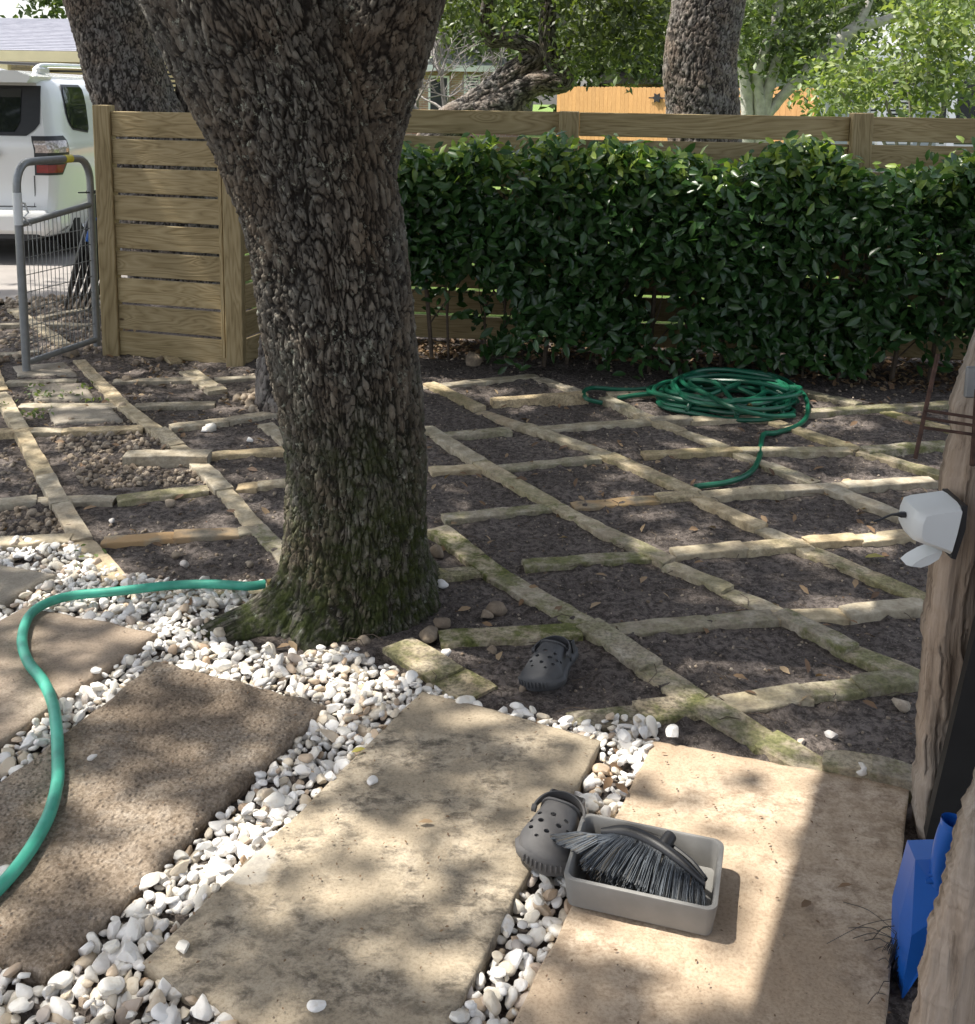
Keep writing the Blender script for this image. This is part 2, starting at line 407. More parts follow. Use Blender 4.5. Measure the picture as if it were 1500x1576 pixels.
def pebble_mat():
    t = NT('white_marble_pebbles'); a = t.attr('rnd'); p = t.pos(); rn = t.orand()
    k = t.math('FRACT', t.math('ADD', a, rn))
    c = t.ramp(k, [(0, (.66, .63, .59)), (.35, (.78, .76, .73)), (.72, (.74, .70, .62)), (.86, (.62, .54, .42)), (.95, (.45, .33, .23)), (1, (.54, .52, .50))])
    c = t.mix(t.mr(t.noise(p, 60, 4, .6), .5, .75, 0, .5), c, t.mix(1.0, c, (.72, .62, .48), 'MULTIPLY'))
    return t.done(t.bsdf(c, .5, t.bump(t.noise(p, 140, 3), .0012), 0, .4))
M['pebble'] = pebble_mat()
def rock_mat():
    t = NT('tan_rocks'); a = t.attr('rnd'); p = t.pos(); k = t.math('FRACT', t.math('ADD', a, t.orand()))
    c = t.ramp(k, [(0, (.22, .17, .12)), (.5, (.38, .31, .23)), (1, (.50, .43, .34))])
    c = t.mix(t.mr(t.noise(p, 40, 4, .7), .4, .7, .5, 0), c, (.12, .09, .07))
    return t.done(t.bsdf(c, .9, t.bump(t.noise(p, 90, 4), .003), 0, .25))
M['rock'] = rock_mat()

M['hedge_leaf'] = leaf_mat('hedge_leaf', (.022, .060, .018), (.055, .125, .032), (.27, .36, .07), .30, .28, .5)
M['oak_leaf'] = leaf_mat('oak_leaf', (.040, .055, .020), (.065, .090, .030), (.12, .15, .04), .45, .28)
M['bright_leaf'] = leaf_mat('bright_leaf', (.08, .12, .04), (.15, .20, .07), (.27, .30, .12), .5, .30)
M['mid_leaf'] = leaf_mat('mid_leaf', (.055, .085, .035), (.10, .14, .055), (.17, .21, .09), .5, .32)
M['grey_leaf'] = leaf_mat('grey_leaf', (.06, .075, .045), (.11, .135, .07), (.17, .19, .11), .6, .3)
M['dead_leaf'] = leaf_mat('dead_leaf', (.11, .065, .04), (.23, .14, .075), (.38, .28, .17), .7, .1)
M['palm_leaf'] = leaf_mat('palm_leaf', (.20, .20, .05), (.34, .30, .07), (.46, .40, .12), .5, .3)
M['grass'] = leaf_mat('grass_blades', (.06, .12, .02), (.11, .19, .04), (.19, .26, .06), .6, .3)
def lawn_mat():
    t = NT('lawn'); p = t.pos(); n = t.noise(p, 1.2, 5); n2 = t.noise(p, 30, 5, .7)
    c = t.ramp(n, [(.3, (.10, .17, .035)), (.7, (.17, .24, .06))]); c = t.mix(t.mr(n2, .3, .6, .5, 0), c, (.05, .08, .02))
    return t.done(t.bsdf(c, .9, t.bump(n2, .03), 0, .2))
M['lawn'] = lawn_mat()
M['concrete'] = simple('driveway_concrete', (.24, .22, .205), .9, var=.14, scale=2.5, bump=.002)
M['teal'] = simple('teal_hose_rubber', (.05, .33, .235), .45, var=.28, scale=14, bump=.0006)
M['green_hose'] = simple('dark_green_hose_rubber', (.010, .10, .055), .34, var=.2, scale=7)
M['brass'] = simple('brass', (.45, .33, .16), .4, 1.0, var=.2, scale=40)
M['galv'] = simple('galvanised_steel', (.26, .27, .275), .48, .55, var=.12, scale=25)
M['black'] = simple('black_plastic', (.018, .018, .02), .45, var=.2, scale=20)
M['tyre'] = simple('tyre_rubber', (.022, .021, .02), .85, var=.25, scale=15)
M['clog'] = simple('grey_foam_clog', (.105, .10, .098), .62, var=.10, scale=22, bump=.0006)
M['clog_dark'] = simple('charcoal_foam_clog', (.058, .059, .063), .6, var=.14, scale=22, bump=.0006)
M['tray'] = simple('grey_plastic_tray', (.20, .195, .185), .55, var=.14, scale=14, bump=.0005)
M['white_plastic'] = simple('white_plastic', (.66, .68, .68), .35, var=.05, scale=8)
M['blue'] = simple('blue_plastic', (.010, .10, .42), .36, var=.07, scale=10)
M['rust'] = simple('rusty_iron', (.075, .042, .032), .85, .2, var=.4, scale=60, bump=.001)
M['white_paint'] = simple('white_paint', (.80, .80, .79), .45, var=.03, scale=3)
M['cream'] = simple('cream_trim', (.70, .62, .38), .6, var=.06, scale=4)
M['car_white'] = simple('white_car_paint', (.74, .74, .73), .25, var=.015, scale=2, Coat_Weight=.8, Coat_Roughness=.05)
M['glass'] = simple('dark_car_glass', (.012, .015, .016), .04, var=.1, scale=2, spec=.9)
M['house_glass'] = simple('house_window_glass', (.03, .035, .04), .06, var=.1, scale=2, spec=.8)
M['chrome'] = simple('chrome', (.6, .6, .62), .15, 1.0, var=.05)
M['lamp_red'] = simple('red_lens', (.22, .004, .004), .12, var=.2, scale=30, Coat_Weight=1.0)
M['lamp_clear'] = simple('clear_lens', (.46, .40, .37), .10, .3, var=.45, scale=55, Coat_Weight=1.0)
M['yellow'] = simple('yellow_tag', (.65, .55, .06), .5)
M['soffit'] = simple('porch_soffit', (.55, .52, .47), .8)
M['dark_panel'] = simple('dark_panel', (.016, .015, .014), .6, var=.3, scale=12)
def bristle_mat():
    t = NT('brush_bristles'); a = t.attr('rnd'); c = t.ramp(a, [(0, (.018, .020, .024)), (.45, (.075, .088, .105)), (.8, (.22, .245, .275)), (1, (.22, .18, .12))])
    return t.done(t.bsdf(c, .45, None, 0, .5))
M['bristle'] = bristle_mat()
def old_wood():
    t = NT('weathered_timber'); v = t.obj()
    a = t.noise(t.mapv(v, (26, 26, 2.0)), 1.0, 6, .65, .6); b = t.noise(t.mapv(v, (90, 90, 6)), 1.0, 4, .7); d = t.noise(v, 3, 3)
    c = t.ramp(t.math('ADD', t.math('MULTIPLY', a, .7), t.math('MULTIPLY', b, .3)), [(.36, (.13, .10, .078)), (.46, (.31, .262, .215)), (.64, (.47, .41, .355))])
    c = t.mix(t.mr(d, .4, .7, 0, .5), c, t.mix(1.0, c, (1.0, .82, .66), 'MULTIPLY'))
    c = t.mix(t.mr(t.vor(t.mapv(v, (9, 9, 4)), 1.0, 'F1', 0), .04, .10, .8, 0), c, (.06, .035, .025))
    return t.done(t.bsdf(c, .9, t.bump(a, .012, 1.0, t.bump(b, .003, .6)), 0, .2))
M['old_wood'] = old_wood()
def shingle_mat(name, c1, c2):
    t = NT(name); v = t.pos(); nz = t.noise(t.mapv(v, (3, 6, 9)), 1.3, 4, .7)
    return t.done(t.bsdf(t.ramp(nz, [(.3, c1), (.7, c2)]), .9, t.bump(nz, .02), 0, .2))
M['shingle'] = shingle_mat('grey_shingles', (.15, .155, .19), (.25, .255, .29))
M['shingle_pale'] = shingle_mat('pale_shingles', (.26, .27, .27), (.37, .38, .38))
M['shingle_dark'] = shingle_mat('dark_shingles', (.10, .085, .08), (.18, .16, .15))
def brick_mat(name, c1, c2, mortar):
    t = NT(name); v = t.obj(); vv = t.comb(t.math('ADD', t.sep(v, 0), t.sep(v, 1)), t.sep(v, 2), 0.0)
    nd = t.n('TexBrick', None, i_Vector=vv, i_Color1=(*c1, 1), i_Color2=(*c2, 1), i_Mortar=(*mortar, 1), i_Scale=1.0)
    nd.inputs['Mortar Size'].default_value = .008; nd.inputs['Brick Width'].default_value = .21; nd.inputs['Row Height'].default_value = .075
    return t.done(t.bsdf(nd.outputs[0], .9, t.bump(nd.outputs[1], -.004), 0, .2))
M['brick_cream'] = brick_mat('cream_brick', (.52, .46, .36), (.44, .38, .28), (.36, .33, .28))
M['brick_red'] = brick_mat('red_brick', (.36, .20, .15), (.46, .29, .22), (.46, .42, .38))
M['siding'] = simple('grey_siding', (.42, .46, .48), .7, var=.08, scale=3)

# ------------------------------------------------------------------ the ground
def sheet(name, poly, z, mat, kind='structure'):
    me = mesh_np(name, [(x, y, z) for x, y in poly], [list(range(len(poly)))])
    return tag(link(name, me, mat), kind=kind)
lawn_far = sheet('lawn', [(-150, 6.2), (150, 6.2), (150, 260), (-150, 260)], -.10, M['lawn'])
sheet('ground', [(-150, -60), (150, -60), (150, 6.2), (-150, 6.2)], -.12, M['soil'])
sheet('driveway', [(-13, 7.7), (-2.75, 7.55), (-2.9, 19), (-13, 19)], -.004, M['concrete'])
sheet('road', [(-90, 19.0), (90, 19.0), (90, 25.0), (-90, 25.0)], -.05, simple('asphalt', (.12, .12, .12), .9, var=.2, scale=6))
FENCE_A, FENCE_B = np.array([-1.08, 6.60]), np.array([3.9, 5.98])
sheet('front_lawn', [(-1.15, 6.80), (3.9, 6.13), (40, 6.13), (40, 18.9), (-2.7, 18.9), (-2.7, 8.6)], .012, M['lawn'])

def soil_height(x, y):
    P = np.stack([x, y, np.zeros_like(x)], 1)
    return -.004+(fbm(P*1.6, 3, 3)-.5)*.022+(fbm(P*14, 4, 9)-.5)*.020+np.maximum(0, fbm(P*42, 2, 19)-.58)*.05
nx, ny = 400, 400
gx, gy = np.meshgrid(np.linspace(-5.4, 3.9, nx), .5+(7.75-.5)*np.linspace(0, 1, ny)**1.25)
gx, gy = gx.ravel(), gy.ravel()
gz = soil_height(gx, gy)
fa = (FENCE_B-FENCE_A); dfen = ((gx-FENCE_A[0])*(-fa[1])+(gy-FENCE_A[1])*fa[0])/np.linalg.norm(fa)
gz = np.where((dfen > .1) & (gx > -1.3), np.minimum(gz, -.02), gz)
gz = np.where((gx < -2.6) & (gy > 7.4), np.minimum(gz, -.03), gz)
i = np.arange(nx*ny).reshape(ny, nx)
q = np.stack([i[:-1, :-1], i[:-1, 1:], i[1:, 1:], i[1:, :-1]], -1).reshape(-1, 4)
soil = tag(link('soil', mesh_np('soil', np.stack([gx, gy, gz], 1), q, True), M['soil']), kind='structure')

# ------------------------------------------------------------------ limestone strips set in the soil
edging = tag(empty('stone_edging'), kind='structure')
stone_count = [0]
def strip_stone(p, q, w, top=.024, moss=0., rust=0., grime=.4, wp=1.0):
    stone_count[0] += 1; sd = stone_count[0]*7
    p, q = np.array(p[:2]), np.array(q[:2]); L = np.linalg.norm(q-p); d = (q-p)/L; nrm = np.array([-d[1], d[0]])
    n = max(6, int(L/.022)); s = np.linspace(0, 1, n); m = 5
    e = lambda k: (fbm(np.stack([s*L*9+sd, np.full(n, k*3.1), np.zeros(n)], 1), 4, sd)-.5)
    a = w/2+e(1)*.014; b = w/2+e(2)*.014
    tilt = random.uniform(-.004, .004); off = random.uniform(-.003, .003)
    rows = []
    prof = [(-1, -.07), (-1, -.003), (-.95, 0), (-.35, 0), (.3, 0), (.95, 0), (1, -.003), (1, -.07)]
    for t_, zz in prof:
        wv = np.where(t_ < 0, -t_*-a, t_*b)
        endp = .006*(1-abs(t_)*.5)
        ss = s*L; ss = ss.copy(); ss[0] += .006*random.random()-.004; ss[-1] -= .006*random.random()-.004
        xy = p+d*ss[:, None]+nrm*wv[:, None]
        z = top+zz+off+tilt*(s*2-1)*1.2
        if zz > -.05: z = z+(fbm(np.stack([ss*22, np.full(n, t_*2.), np.full(n, sd)], 1), 3, sd)-.5)*.006
        z = np.broadcast_to(z, (n,)).copy()
        if zz > -.05: z[0] -= .002; z[-1] -= .002
        rows.append(np.column_stack([xy, z]))
    v = np.array(rows); k = len(prof)
    ctr = np.array([*(p+q)/2, 0]); v = v.reshape(-1, 3)-ctr
    f = [[r_*n+c, r_*n+c+1, (r_+1)*n+c+1, (r_+1)*n+c] for r_ in range(k-1) for c in range(n-1)]
    f += [[r_*n for r_ in range(k)], [r_*n+n-1 for r_ in range(k)][::-1]]
    f = [x[::-1] for x in f]
    o = link('paving_stone', mesh_np('paving_stone', v, f), M['edging'], edging, loc=ctr)
    o.color = (moss, rust, grime, 1); return o
def strip(pts, w=.068, top=.017, moss=0., rust=0., grime=.4):
    for a, b in zip(pts[:-1], pts[1:]):
        strip_stone(G(*a, top), G(*b, top), w*random.uniform(.92, 1.08), top+random.uniform(-.006, .007), np.clip(moss+random.uniform(-.15, .15), 0, 1), rust*random.uniform(.4, 1.2), grime)
S = strip
S([(121, 552), (159, 592), (187, 620)], grime=.6); S([(187, 620), (243, 662)], grime=.3, moss=.1); S([(243, 662), (272, 684)], grime=.7); S([(272, 684), (299, 704), (345, 751), (392, 807)], grime=.3); S([(392, 807), (455, 868)], moss=.75)
S([(-22, 540), (2, 598)], grime=.3); S([(0, 604), (33, 662), (70, 732), (93, 775)], grime=.35); S([(93, 772), (126, 828), (180, 892)], grime=.3, rust=.25)
S([(672, 812), (770, 885)], moss=.95, w=.088); S([(770, 885), (905, 958)], moss=.95, w=.088); S([(905, 958), (1000, 1022)], moss=.6, grime=.7, w=.088); S([(1000, 1022), (1080, 1080)], moss=.7, grime=.7, w=.088); S([(1080, 1080), (1180, 1140), (1270, 1188)], moss=.85, grime=.8, rust=.3, w=.097)
S([(655, 655), (738, 711)], moss=.2); S([(738, 711), (852, 774)], moss=.6, rust=.4); S([(852, 774), (924, 813)], moss=.8); S([(924, 813), (1030, 862)], moss=.55, rust=.2); S([(1030, 866), (1120, 905), (1200, 942)], moss=.25); S([(1200, 942), (1310, 998), (1408, 1036)], moss=.75, grime=.5)
S([(660, 590), (738, 627)], moss=.35, rust=.4); S([(740, 630), (804, 654)], moss=.3, rust=.3); S([(804, 654), (936, 699)], moss=.35); S([(936, 699), (1068, 756)], moss=.3); S([(1068, 762), (1170, 810)], moss=.1); S([(1170, 810), (1248, 846)], moss=.3); S([(1248, 846), (1335, 880), (1430, 920)], moss=.55, grime=.6)
S([(828, 579), (893, 602)], moss=.1); S([(930, 612), (984, 636), (1050, 661)], moss=.2); S([(1050, 661), (1116, 687)], moss=.15); S([(1116, 687), (1180, 713), (1255, 740)], moss=.25, grime=.55); S([(1265, 745), (1392, 795)], moss=.2, grime=.3)
S([(1190, 645), (1320, 690)], moss=.4); S([(1325, 692), (1462, 732)], moss=.65, grime=.5)
S([(1360, 630), (1475, 662)], moss=.75); S([(1215, 597), (1320, 622)], moss=.5, grime=.7)
S([(612, 988), (690, 1038), (738, 1066)], moss=.8, grime=.8, w=.115)
S([(880, 1107), (985, 1096), (1090, 1080)], moss=.75, grime=1.0, w=.09); S([(1110, 1082), (1240, 1064)], moss=.35, w=.085); S([(1240, 1063), (1320, 1052), (1415, 1042)], moss=.6, grime=.5)
S([(678, 982), (893, 966)], moss=1.0, grime=.5); S([(938, 966), (1090, 953), (1190, 946)], moss=.45); S([(1190, 946), (1300, 941), (1425, 930)], moss=.05, grime=.2)
S([(670, 882), (752, 872)], moss=.6, grime=.8); S([(806, 866), (998, 852)], moss=.95); S([(1036, 850), (1145, 842)], moss=.1, grime=.3, rust=.2); S([(1145, 842), (1240, 836)], moss=.15, grime=.5); S([(1240, 834), (1320, 826), (1402, 820)], moss=.05, grime=.2)
S([(682, 796), (850, 776)], moss=.65); S([(882, 774), (1012, 764)], moss=.4, rust=.8); S([(1012, 764), (1075, 760)], moss=.2, grime=.7); S([(1080, 760), (1200, 752)], moss=.15, grime=.3); S([(1200, 752), (1300, 745), (1436, 740)], moss=0, grime=.2)
S([(662, 722), (740, 716)], grime=.2); S([(762, 717), (922, 702)], moss=.3); S([(990, 698), (1140, 692)], moss=.5); S([(1140, 692), (1308, 692)], moss=.3); S([(1330, 694), (1462, 682)], moss=.8)
S([(684, 667), (786, 661)], moss=.45); S([(830, 658), (1000, 645)], moss=.15, grime=.3); S([(1000, 645), (1062, 642)], moss=.1); S([(1062, 643), (1180, 641)], moss=.1, grime=.3); S([(1240, 635), (1372, 627), (1475, 622)], moss=.7)
S([(757, 616), (902, 607)], top=.034, moss=.1, grime=.7); S([(935, 607), (1020, 604), (1110, 601)], moss=.2, grime=.6); S([(640, 595), (740, 584), (826, 576)], moss=.15, grime=.3)
S([(-25, 777), (55, 768)], grime=.3); S([(55, 767), (176, 765)], grime=.4); S([(180, 765), (320, 748)], moss=.5, grime=.4)
S([(-25, 835), (108, 829)], grime=.3, rust=.3); S([(158, 828), (268, 822), (368, 815)], rust=1.3, grime=.25); S([(368, 815), (402, 812)], grime=.3)
S([(192, 697), (322, 697)], top=.045, grime=.4, w=.088); S([(326, 698), (442, 690)], grime=.4); S([(365, 746), (396, 745)], rust=.3); S([(396, 744), (442, 742)])
S([(-15, 664), (48, 664)], grime=.6); S([(50, 663), (95, 661), (220, 656)], grime=.5); S([(262, 657), (350, 646), (432, 633)], grime=.5)
S([(30, 624), (182, 621)], grime=.3); S([(208, 622), (330, 618)], grime=.5); S([(10, 588), (118, 585)], grime=.5); S([(175, 584), (300, 582)], grime=.5); S([(330, 581), (402, 578)], grime=.1)
S([(288, 568), (335, 600)], grime=.4, w=.097); S([(408, 650), (445, 678)], grime=.3); S([(236, 533), (272, 555)], grime=.6, moss=.3)
S([(0, 500), (70, 497), (150, 500)], grime=.7); S([(20, 475), (80, 515), (100, 530)], grime=.7); S([(60, 488), (150, 470)], grime=.4); S([(-10, 545), (40, 540), (60, 538)], grime=.6)
S([(1268, 1163), (1340, 1178), (1405, 1192)], moss=.75, grime=.7, top=.045, w=.07)
S([(225, 915), (330, 915), (440, 906)], top=.004, grime=.8, moss=.4)

# ------------------------------------------------------------------ slabs
def slab(corners, mat, label, name='stone_slab', top=.032, amp=.004, edge=.006, N=90, sd=1, cat='slab'):
    c = [np.array(q[:2]) for q in corners]              # TL, TR, BR, BL in ground coordinates
    u, w = np.meshgrid(np.linspace(0, 1, N), np.linspace(0, 1, N))
    u, w = u.ravel(), w.ravel()
    xy = (c[0]*((1-u)*(1-w))[:, None]+c[1]*(u*(1-w))[:, None]+c[2]*(u*w)[:, None]+c[3]*((1-u)*w)[:, None])
    ctr = sum(c)/4; LX = np.linalg.norm(c[1]-c[0]); LY = np.linalg.norm(c[3]-c[0])
    de = np.minimum.reduce([u*LX, (1-u)*LX, w*LY, (1-w)*LY])
    P = np.column_stack([xy, np.full(len(xy), sd*3.3)])
    on = (de < 1e-6)
    jit = (fbm(P*16, 4, sd)-.5)
    dirc = ctr-xy; dirc /= np.linalg.norm(dirc, axis=1)[:, None]
    xy = xy+dirc*(np.exp(-de/.03)*(jit*edge*4+edge))[:, None]
    z = top+(fbm(P*4, 3, sd+1)-.5)*amp*2+(fbm(P*40, 3, sd+2)-.5)*amp
    z -= edge*np.exp(-de/.006)*1.0
    v = np.column_stack([xy-ctr, z])
    i = np.arange(N*N).reshape(N, N)
    q = np.stack([i[:-1, :-1], i[1:, :-1], i[1:, 1:], i[:-1, 1:]], -1).reshape(-1, 4)
    rim = np.concatenate([i[0, :], i[1:, -1], i[-1, -2::-1], i[-2:0:-1, 0]])
    low = v[rim].copy(); low[:, 2] = -.03; low[:, :2] *= .995
    b = len(v); v = np.vstack([v, low]); n = len(rim); k = np.arange(n)
    q2 = np.stack([rim, rim[(k+1) % n], b+(k+1) % n, b+k], -1)
    o = link(name, mesh_np(name, v, np.vstack([q, q2])[:, ::-1].copy(), False), mat, loc=(*ctr, 0))
    return tag(o, label, cat)
ZT = .032
g = lambda x, y: G(x, y, ZT)
TL4, TR4, BL4 = g(650, 1062), g(928, 1136), g(215, 1481)
BR4 = seg_hit(TR4, g(690, 1576), BL4, g(352, 1560))
TL5, TR5 = g(1005, 1137), g(1400, 1206)
BL5 = TL5+(g(785, 1576)-TL5)*1.25; BR5 = BL5+(TR5-TL5)*1.0
TL3, TR3, BR3 = g(240, 1012), g(508, 1080), g(66, 1511)
BL3 = seg_hit(TL3, g(0, 1196), BR3, BR3+(TL3-TR3))
TL2, TR2 = g(40, 929), g(247, 970); BR2 = TR2+(g(0, 1142)-TR2)*2.2; BL2 = TL2+(BR2-TR2)
TR1 = g(88, 881); BR1 = TR1+(g(0, 931)-TR1)*2.5; TL1 = g(-80, 846); BL1 = TL1+(BR1-TR1)
slabs = [(TL1, TR1, BR1, BL1), (TL2, TR2, BR2, BL2), (TL3, TR3, BR3, BL3), (TL4, TR4, BR4, BL4), (TL5, TR5, BR5, BL5)]
slab(slabs[0], M['slab_grey'], 'pale stone slab at the left edge, furthest back, its corner poking into the white pebbles', sd=1, N=50)
slab(slabs[1], M['slab_brown2'], 'smooth brown slab crossed by the teal hose, between pale corner slab and rough brown slab', sd=2, N=80)
slab(slabs[2], M['slab_brown'], 'dark brown rough pitted slab between two bands of white pebbles', sd=3, amp=.007, edge=.01, N=170)
slab(slabs[3], M['slab_tan'], 'large tan slab with black stains in the middle foreground under the left clog', sd=4, edge=.003, N=120)
slab(slabs[4], M['slab_peach'], 'peach coloured slab carrying the grey tray and brush', sd=5, edge=.003, N=120)
for kk, (qs, lb) in enumerate((([(18, 566), (102, 559), (122, 580), (27, 581)], 'pinkish flagstone under the foot of the metal gate'), ([(41, 592), (136, 591), (147, 617), (53, 618)], 'tan flagstone with weeds on it in the grid cell nearest the gate'), ([(70, 628), (172, 627), (190, 648), (82, 655)], 'tan flagstone with one dark pebble on it, two cells in front of the gate'))):
    slab([G(*q_) for q_ in qs], M['slab_grey'], lb, name='flagstone', sd=11+kk, N=24, top=.012, cat='flagstone')

# ------------------------------------------------------------------ pebbles and rocks
def ico(n=1):
    t = (1+5**.5)/2; v = [(-1, t, 0), (1, t, 0), (-1, -t, 0), (1, -t, 0), (0, -1, t), (0, 1, t), (0, -1, -t), (0, 1, -t), (t, 0, -1), (t, 0, 1), (-t, 0, -1), (-t, 0, 1)]
    f = [(0, 11, 5), (0, 5, 1), (0, 1, 7), (0, 7, 10), (0, 10, 11), (1, 5, 9), (5, 11, 4), (11, 10, 2), (10, 7, 6), (7, 1, 8), (3, 9, 4), (3, 4, 2), (3, 2, 6), (3, 6, 8), (3, 8, 9), (4, 9, 5), (2, 4, 11), (6, 2, 10), (8, 6, 7), (9, 8, 1)]
    v = [np.array(x)/np.linalg.norm(x) for x in v]
    for _ in range(n):
        c = {}; nf = []
        def mid(a, b):
            k = (min(a, b), max(a, b))
            if k not in c: m = v[a]+v[b]; v.append(m/np.linalg.norm(m)); c[k] = len(v)-1
            return c[k]
        for a, b, d in f:
            x, y, z = mid(a, b), mid(b, d), mid(d, a); nf += [(a, x, z), (b, y, x), (d, z, y), (x, y, z)]
        f = nf
    return np.array(v), np.array(f)
IV, IF = ico(1)
def pebble_shape(sd, ang=.0, flat=.5, base=None, cuts=8):
    v = (IV if base is None else base).copy(); r = np.random.default_rng(sd)
    for _ in range(cuts):                                   # plane cuts give worn facets
        n = r.normal(size=3); n /= np.linalg.norm(n); d = r.uniform(.5, .85); k = v@n
        v = v-np.outer(np.maximum(0, k-d)*(1-ang*.2), n)
    v *= np.array([1, r.uniform(.6, .85), r.uniform(flat*.75, flat*1.15)])
    return v/np.abs(v).max()
PV = [pebble_shape(i) for i in range(14)]
IV2, IF2 = ico(2)
pm = [mesh_np('pebble', pebble_shape(i, base=IV2)*.5, IF2, True) for i in range(14)]
for m_ in pm: m_.set_sharp_from_angle(angle=R(24))
for m_ in pm: m_.materials.append(M['pebble']); at = m_.attributes.new('rnd', 'FLOAT', 'POINT')
def rotm(yaw, ax, ay):
    cy, sy = np.cos(yaw), np.sin(yaw); cx, sx = np.cos(ax), np.sin(ax); cb, sb = np.cos(ay), np.sin(ay); z = np.zeros_like(yaw); o = np.ones_like(yaw)
    Rz = np.array([[cy, -sy, z], [sy, cy, z], [z, z, o]]); Rx = np.array([[o, z, z], [z, cx, -sx], [z, sx, cx]]); Ry = np.array([[cb, z, sb], [z, o, z], [-sb, z, cb]])
    return np.einsum('ijn,jkn,kln->nil', Rz, Rx, Ry)
def scatter(name, C, S_, mat, shapes, parent=None, tilt=.5, **kw):
    N = len(C); yaw = rng.uniform(0, 6.28, N); RM = rotm(yaw, rng.normal(0, tilt, N), rng.normal(0, tilt, N))
    idx = rng.integers(0, len(shapes), N); T = np.array(shapes)[idx]
    v = np.einsum('nij,nkj->nki', RM, T)*S_[:, None, None]*.5+C[:, None]
    k = T.shape[1]; f = (IF[None]+(np.arange(N)*k)[:, None, None]).reshape(-1, 3)
    return link(name, mesh_np(name, v.reshape(-1, 3), f, True, {'rnd': np.repeat(rng.random(N), k)}), mat, parent, **kw)
def inpoly(x, y, poly):
    ins = np.zeros(len(x), bool); n = len(poly)
    for i in range(n):
        x1, y1 = poly[i][:2]; x2, y2 = poly[(i+1) % n][:2]
        c = ((y1 > y) != (y2 > y)) & (x < (x2-x1)*(y-y1)/(y2-y1+1e-12)+x1); ins ^= c
    return ins
def shrink(poly, d):
    c = sum(np.array(p[:2]) for p in poly)/len(poly); out = []
    for p in poly: v = np.array(p[:2])-c; L = np.linalg.norm(v); out.append(c+v*(L-d*1.4)/L)
    return out
bedpx = [(-90, 838), (105, 838), (150, 872), (190, 890), (300, 908), (428, 925), (330, 935), (345, 992), (450, 1016), (530, 1002), (590, 1030), (652, 1058), (700, 1090), (925, 1125), (930, 1112), (1000, 1116), (1012, 1140), (780, 1610), (760, 1750), (-120, 1750), (-90, 1000)]
bed = [G(x, y) for x, y in bedpx]
TREE = np.array([-.36, 3.0])
def dart(N, poly, rmin, xr, yr, holes=()):
    x = rng.uniform(*xr, N); y = rng.uniform(*yr, N); ok = inpoly(x, y, poly)
    for h in holes: ok &= ~inpoly(x, y, h)
    x, y = x[ok], y[ok]; grid = {}; keep = []
    for i in range(len(x)):
        c = (int(x[i]/rmin), int(y[i]/rmin)); good = True
        for a in (-1, 0, 1):
            for b in (-1, 0, 1):
                for j in grid.get((c[0]+a, c[1]+b), ()):
                    if (x[j]-x[i])**2+(y[j]-y[i])**2 < rmin*rmin: good = False; break
                if not good: break
            if not good: break
        if good: grid.setdefault(c, []).append(i); keep.append(i)
    return x[keep], y[keep]
holes = [shrink(s_, .004) for s_ in slabs]
pebble_bed = tag(empty('pebble_bed'), kind='structure')
layers = []
for L_, (rmin, zz, N) in enumerate(((.0165, .006, 34000), (.0185, .015, 30000), (.024, .025, 16000))):
    x, y = dart(N, bed, rmin, (-2.1, .7), (1.3, 4.0), holes)
    keep = np.hypot(x-TREE[0], (y-TREE[1])) > .235
    # thinner cover: around the roots and in the gap between the tan and the peach slab
    P = np.column_stack([x, y, np.zeros_like(x)]); nz = fbm(P*7, 3, 77)
    ppx, ppy, _ = proj(np.column_stack([x, y, np.zeros_like(x)]))
    thin = np.where((ppx > 690) & (ppy > 1100), .30, 0)+np.where((ppx > 330) & (ppy < 1000) & (ppx < 520), .42, 0)+np.where((ppx < 200) & (ppy < 900), .25, 0)
    keep &= nz > thin+(0, .0, .22)[L_]
    if L_ == 2: keep &= (rng.random(len(x)) < .75)
    x, y = x[keep], y[keep]
    layers.append(np.column_stack([x, y, zz+soil_height(x, y)*.5+rng.uniform(-.004, .004, len(x))]))
C = np.vstack(layers); S_ = np.clip(rng.lognormal(math.log(.0295), .30, len(C)), .015, .056)
vis = proj(C); order = np.argsort(-(S_/vis[2])*((vis[0] > 5) & (vis[0] < 1495) & (vis[1] < 1570) & (C[:, 2] > .012)))
near = order[:300]; rest = order[300:]
for i in near:
    o = link('pebble', pm[random.randrange(14)], None, pebble_bed, loc=C[i], rot=(random.gauss(0, .4), random.gauss(0, .4), random.uniform(0, 6.28))); s_ = float(S_[i]); o.scale = (s_, s_, s_)
tag(scatter('small_pebbles', C[rest], S_[rest], M['pebble'], PV, pebble_bed, .45), kind='stuff')
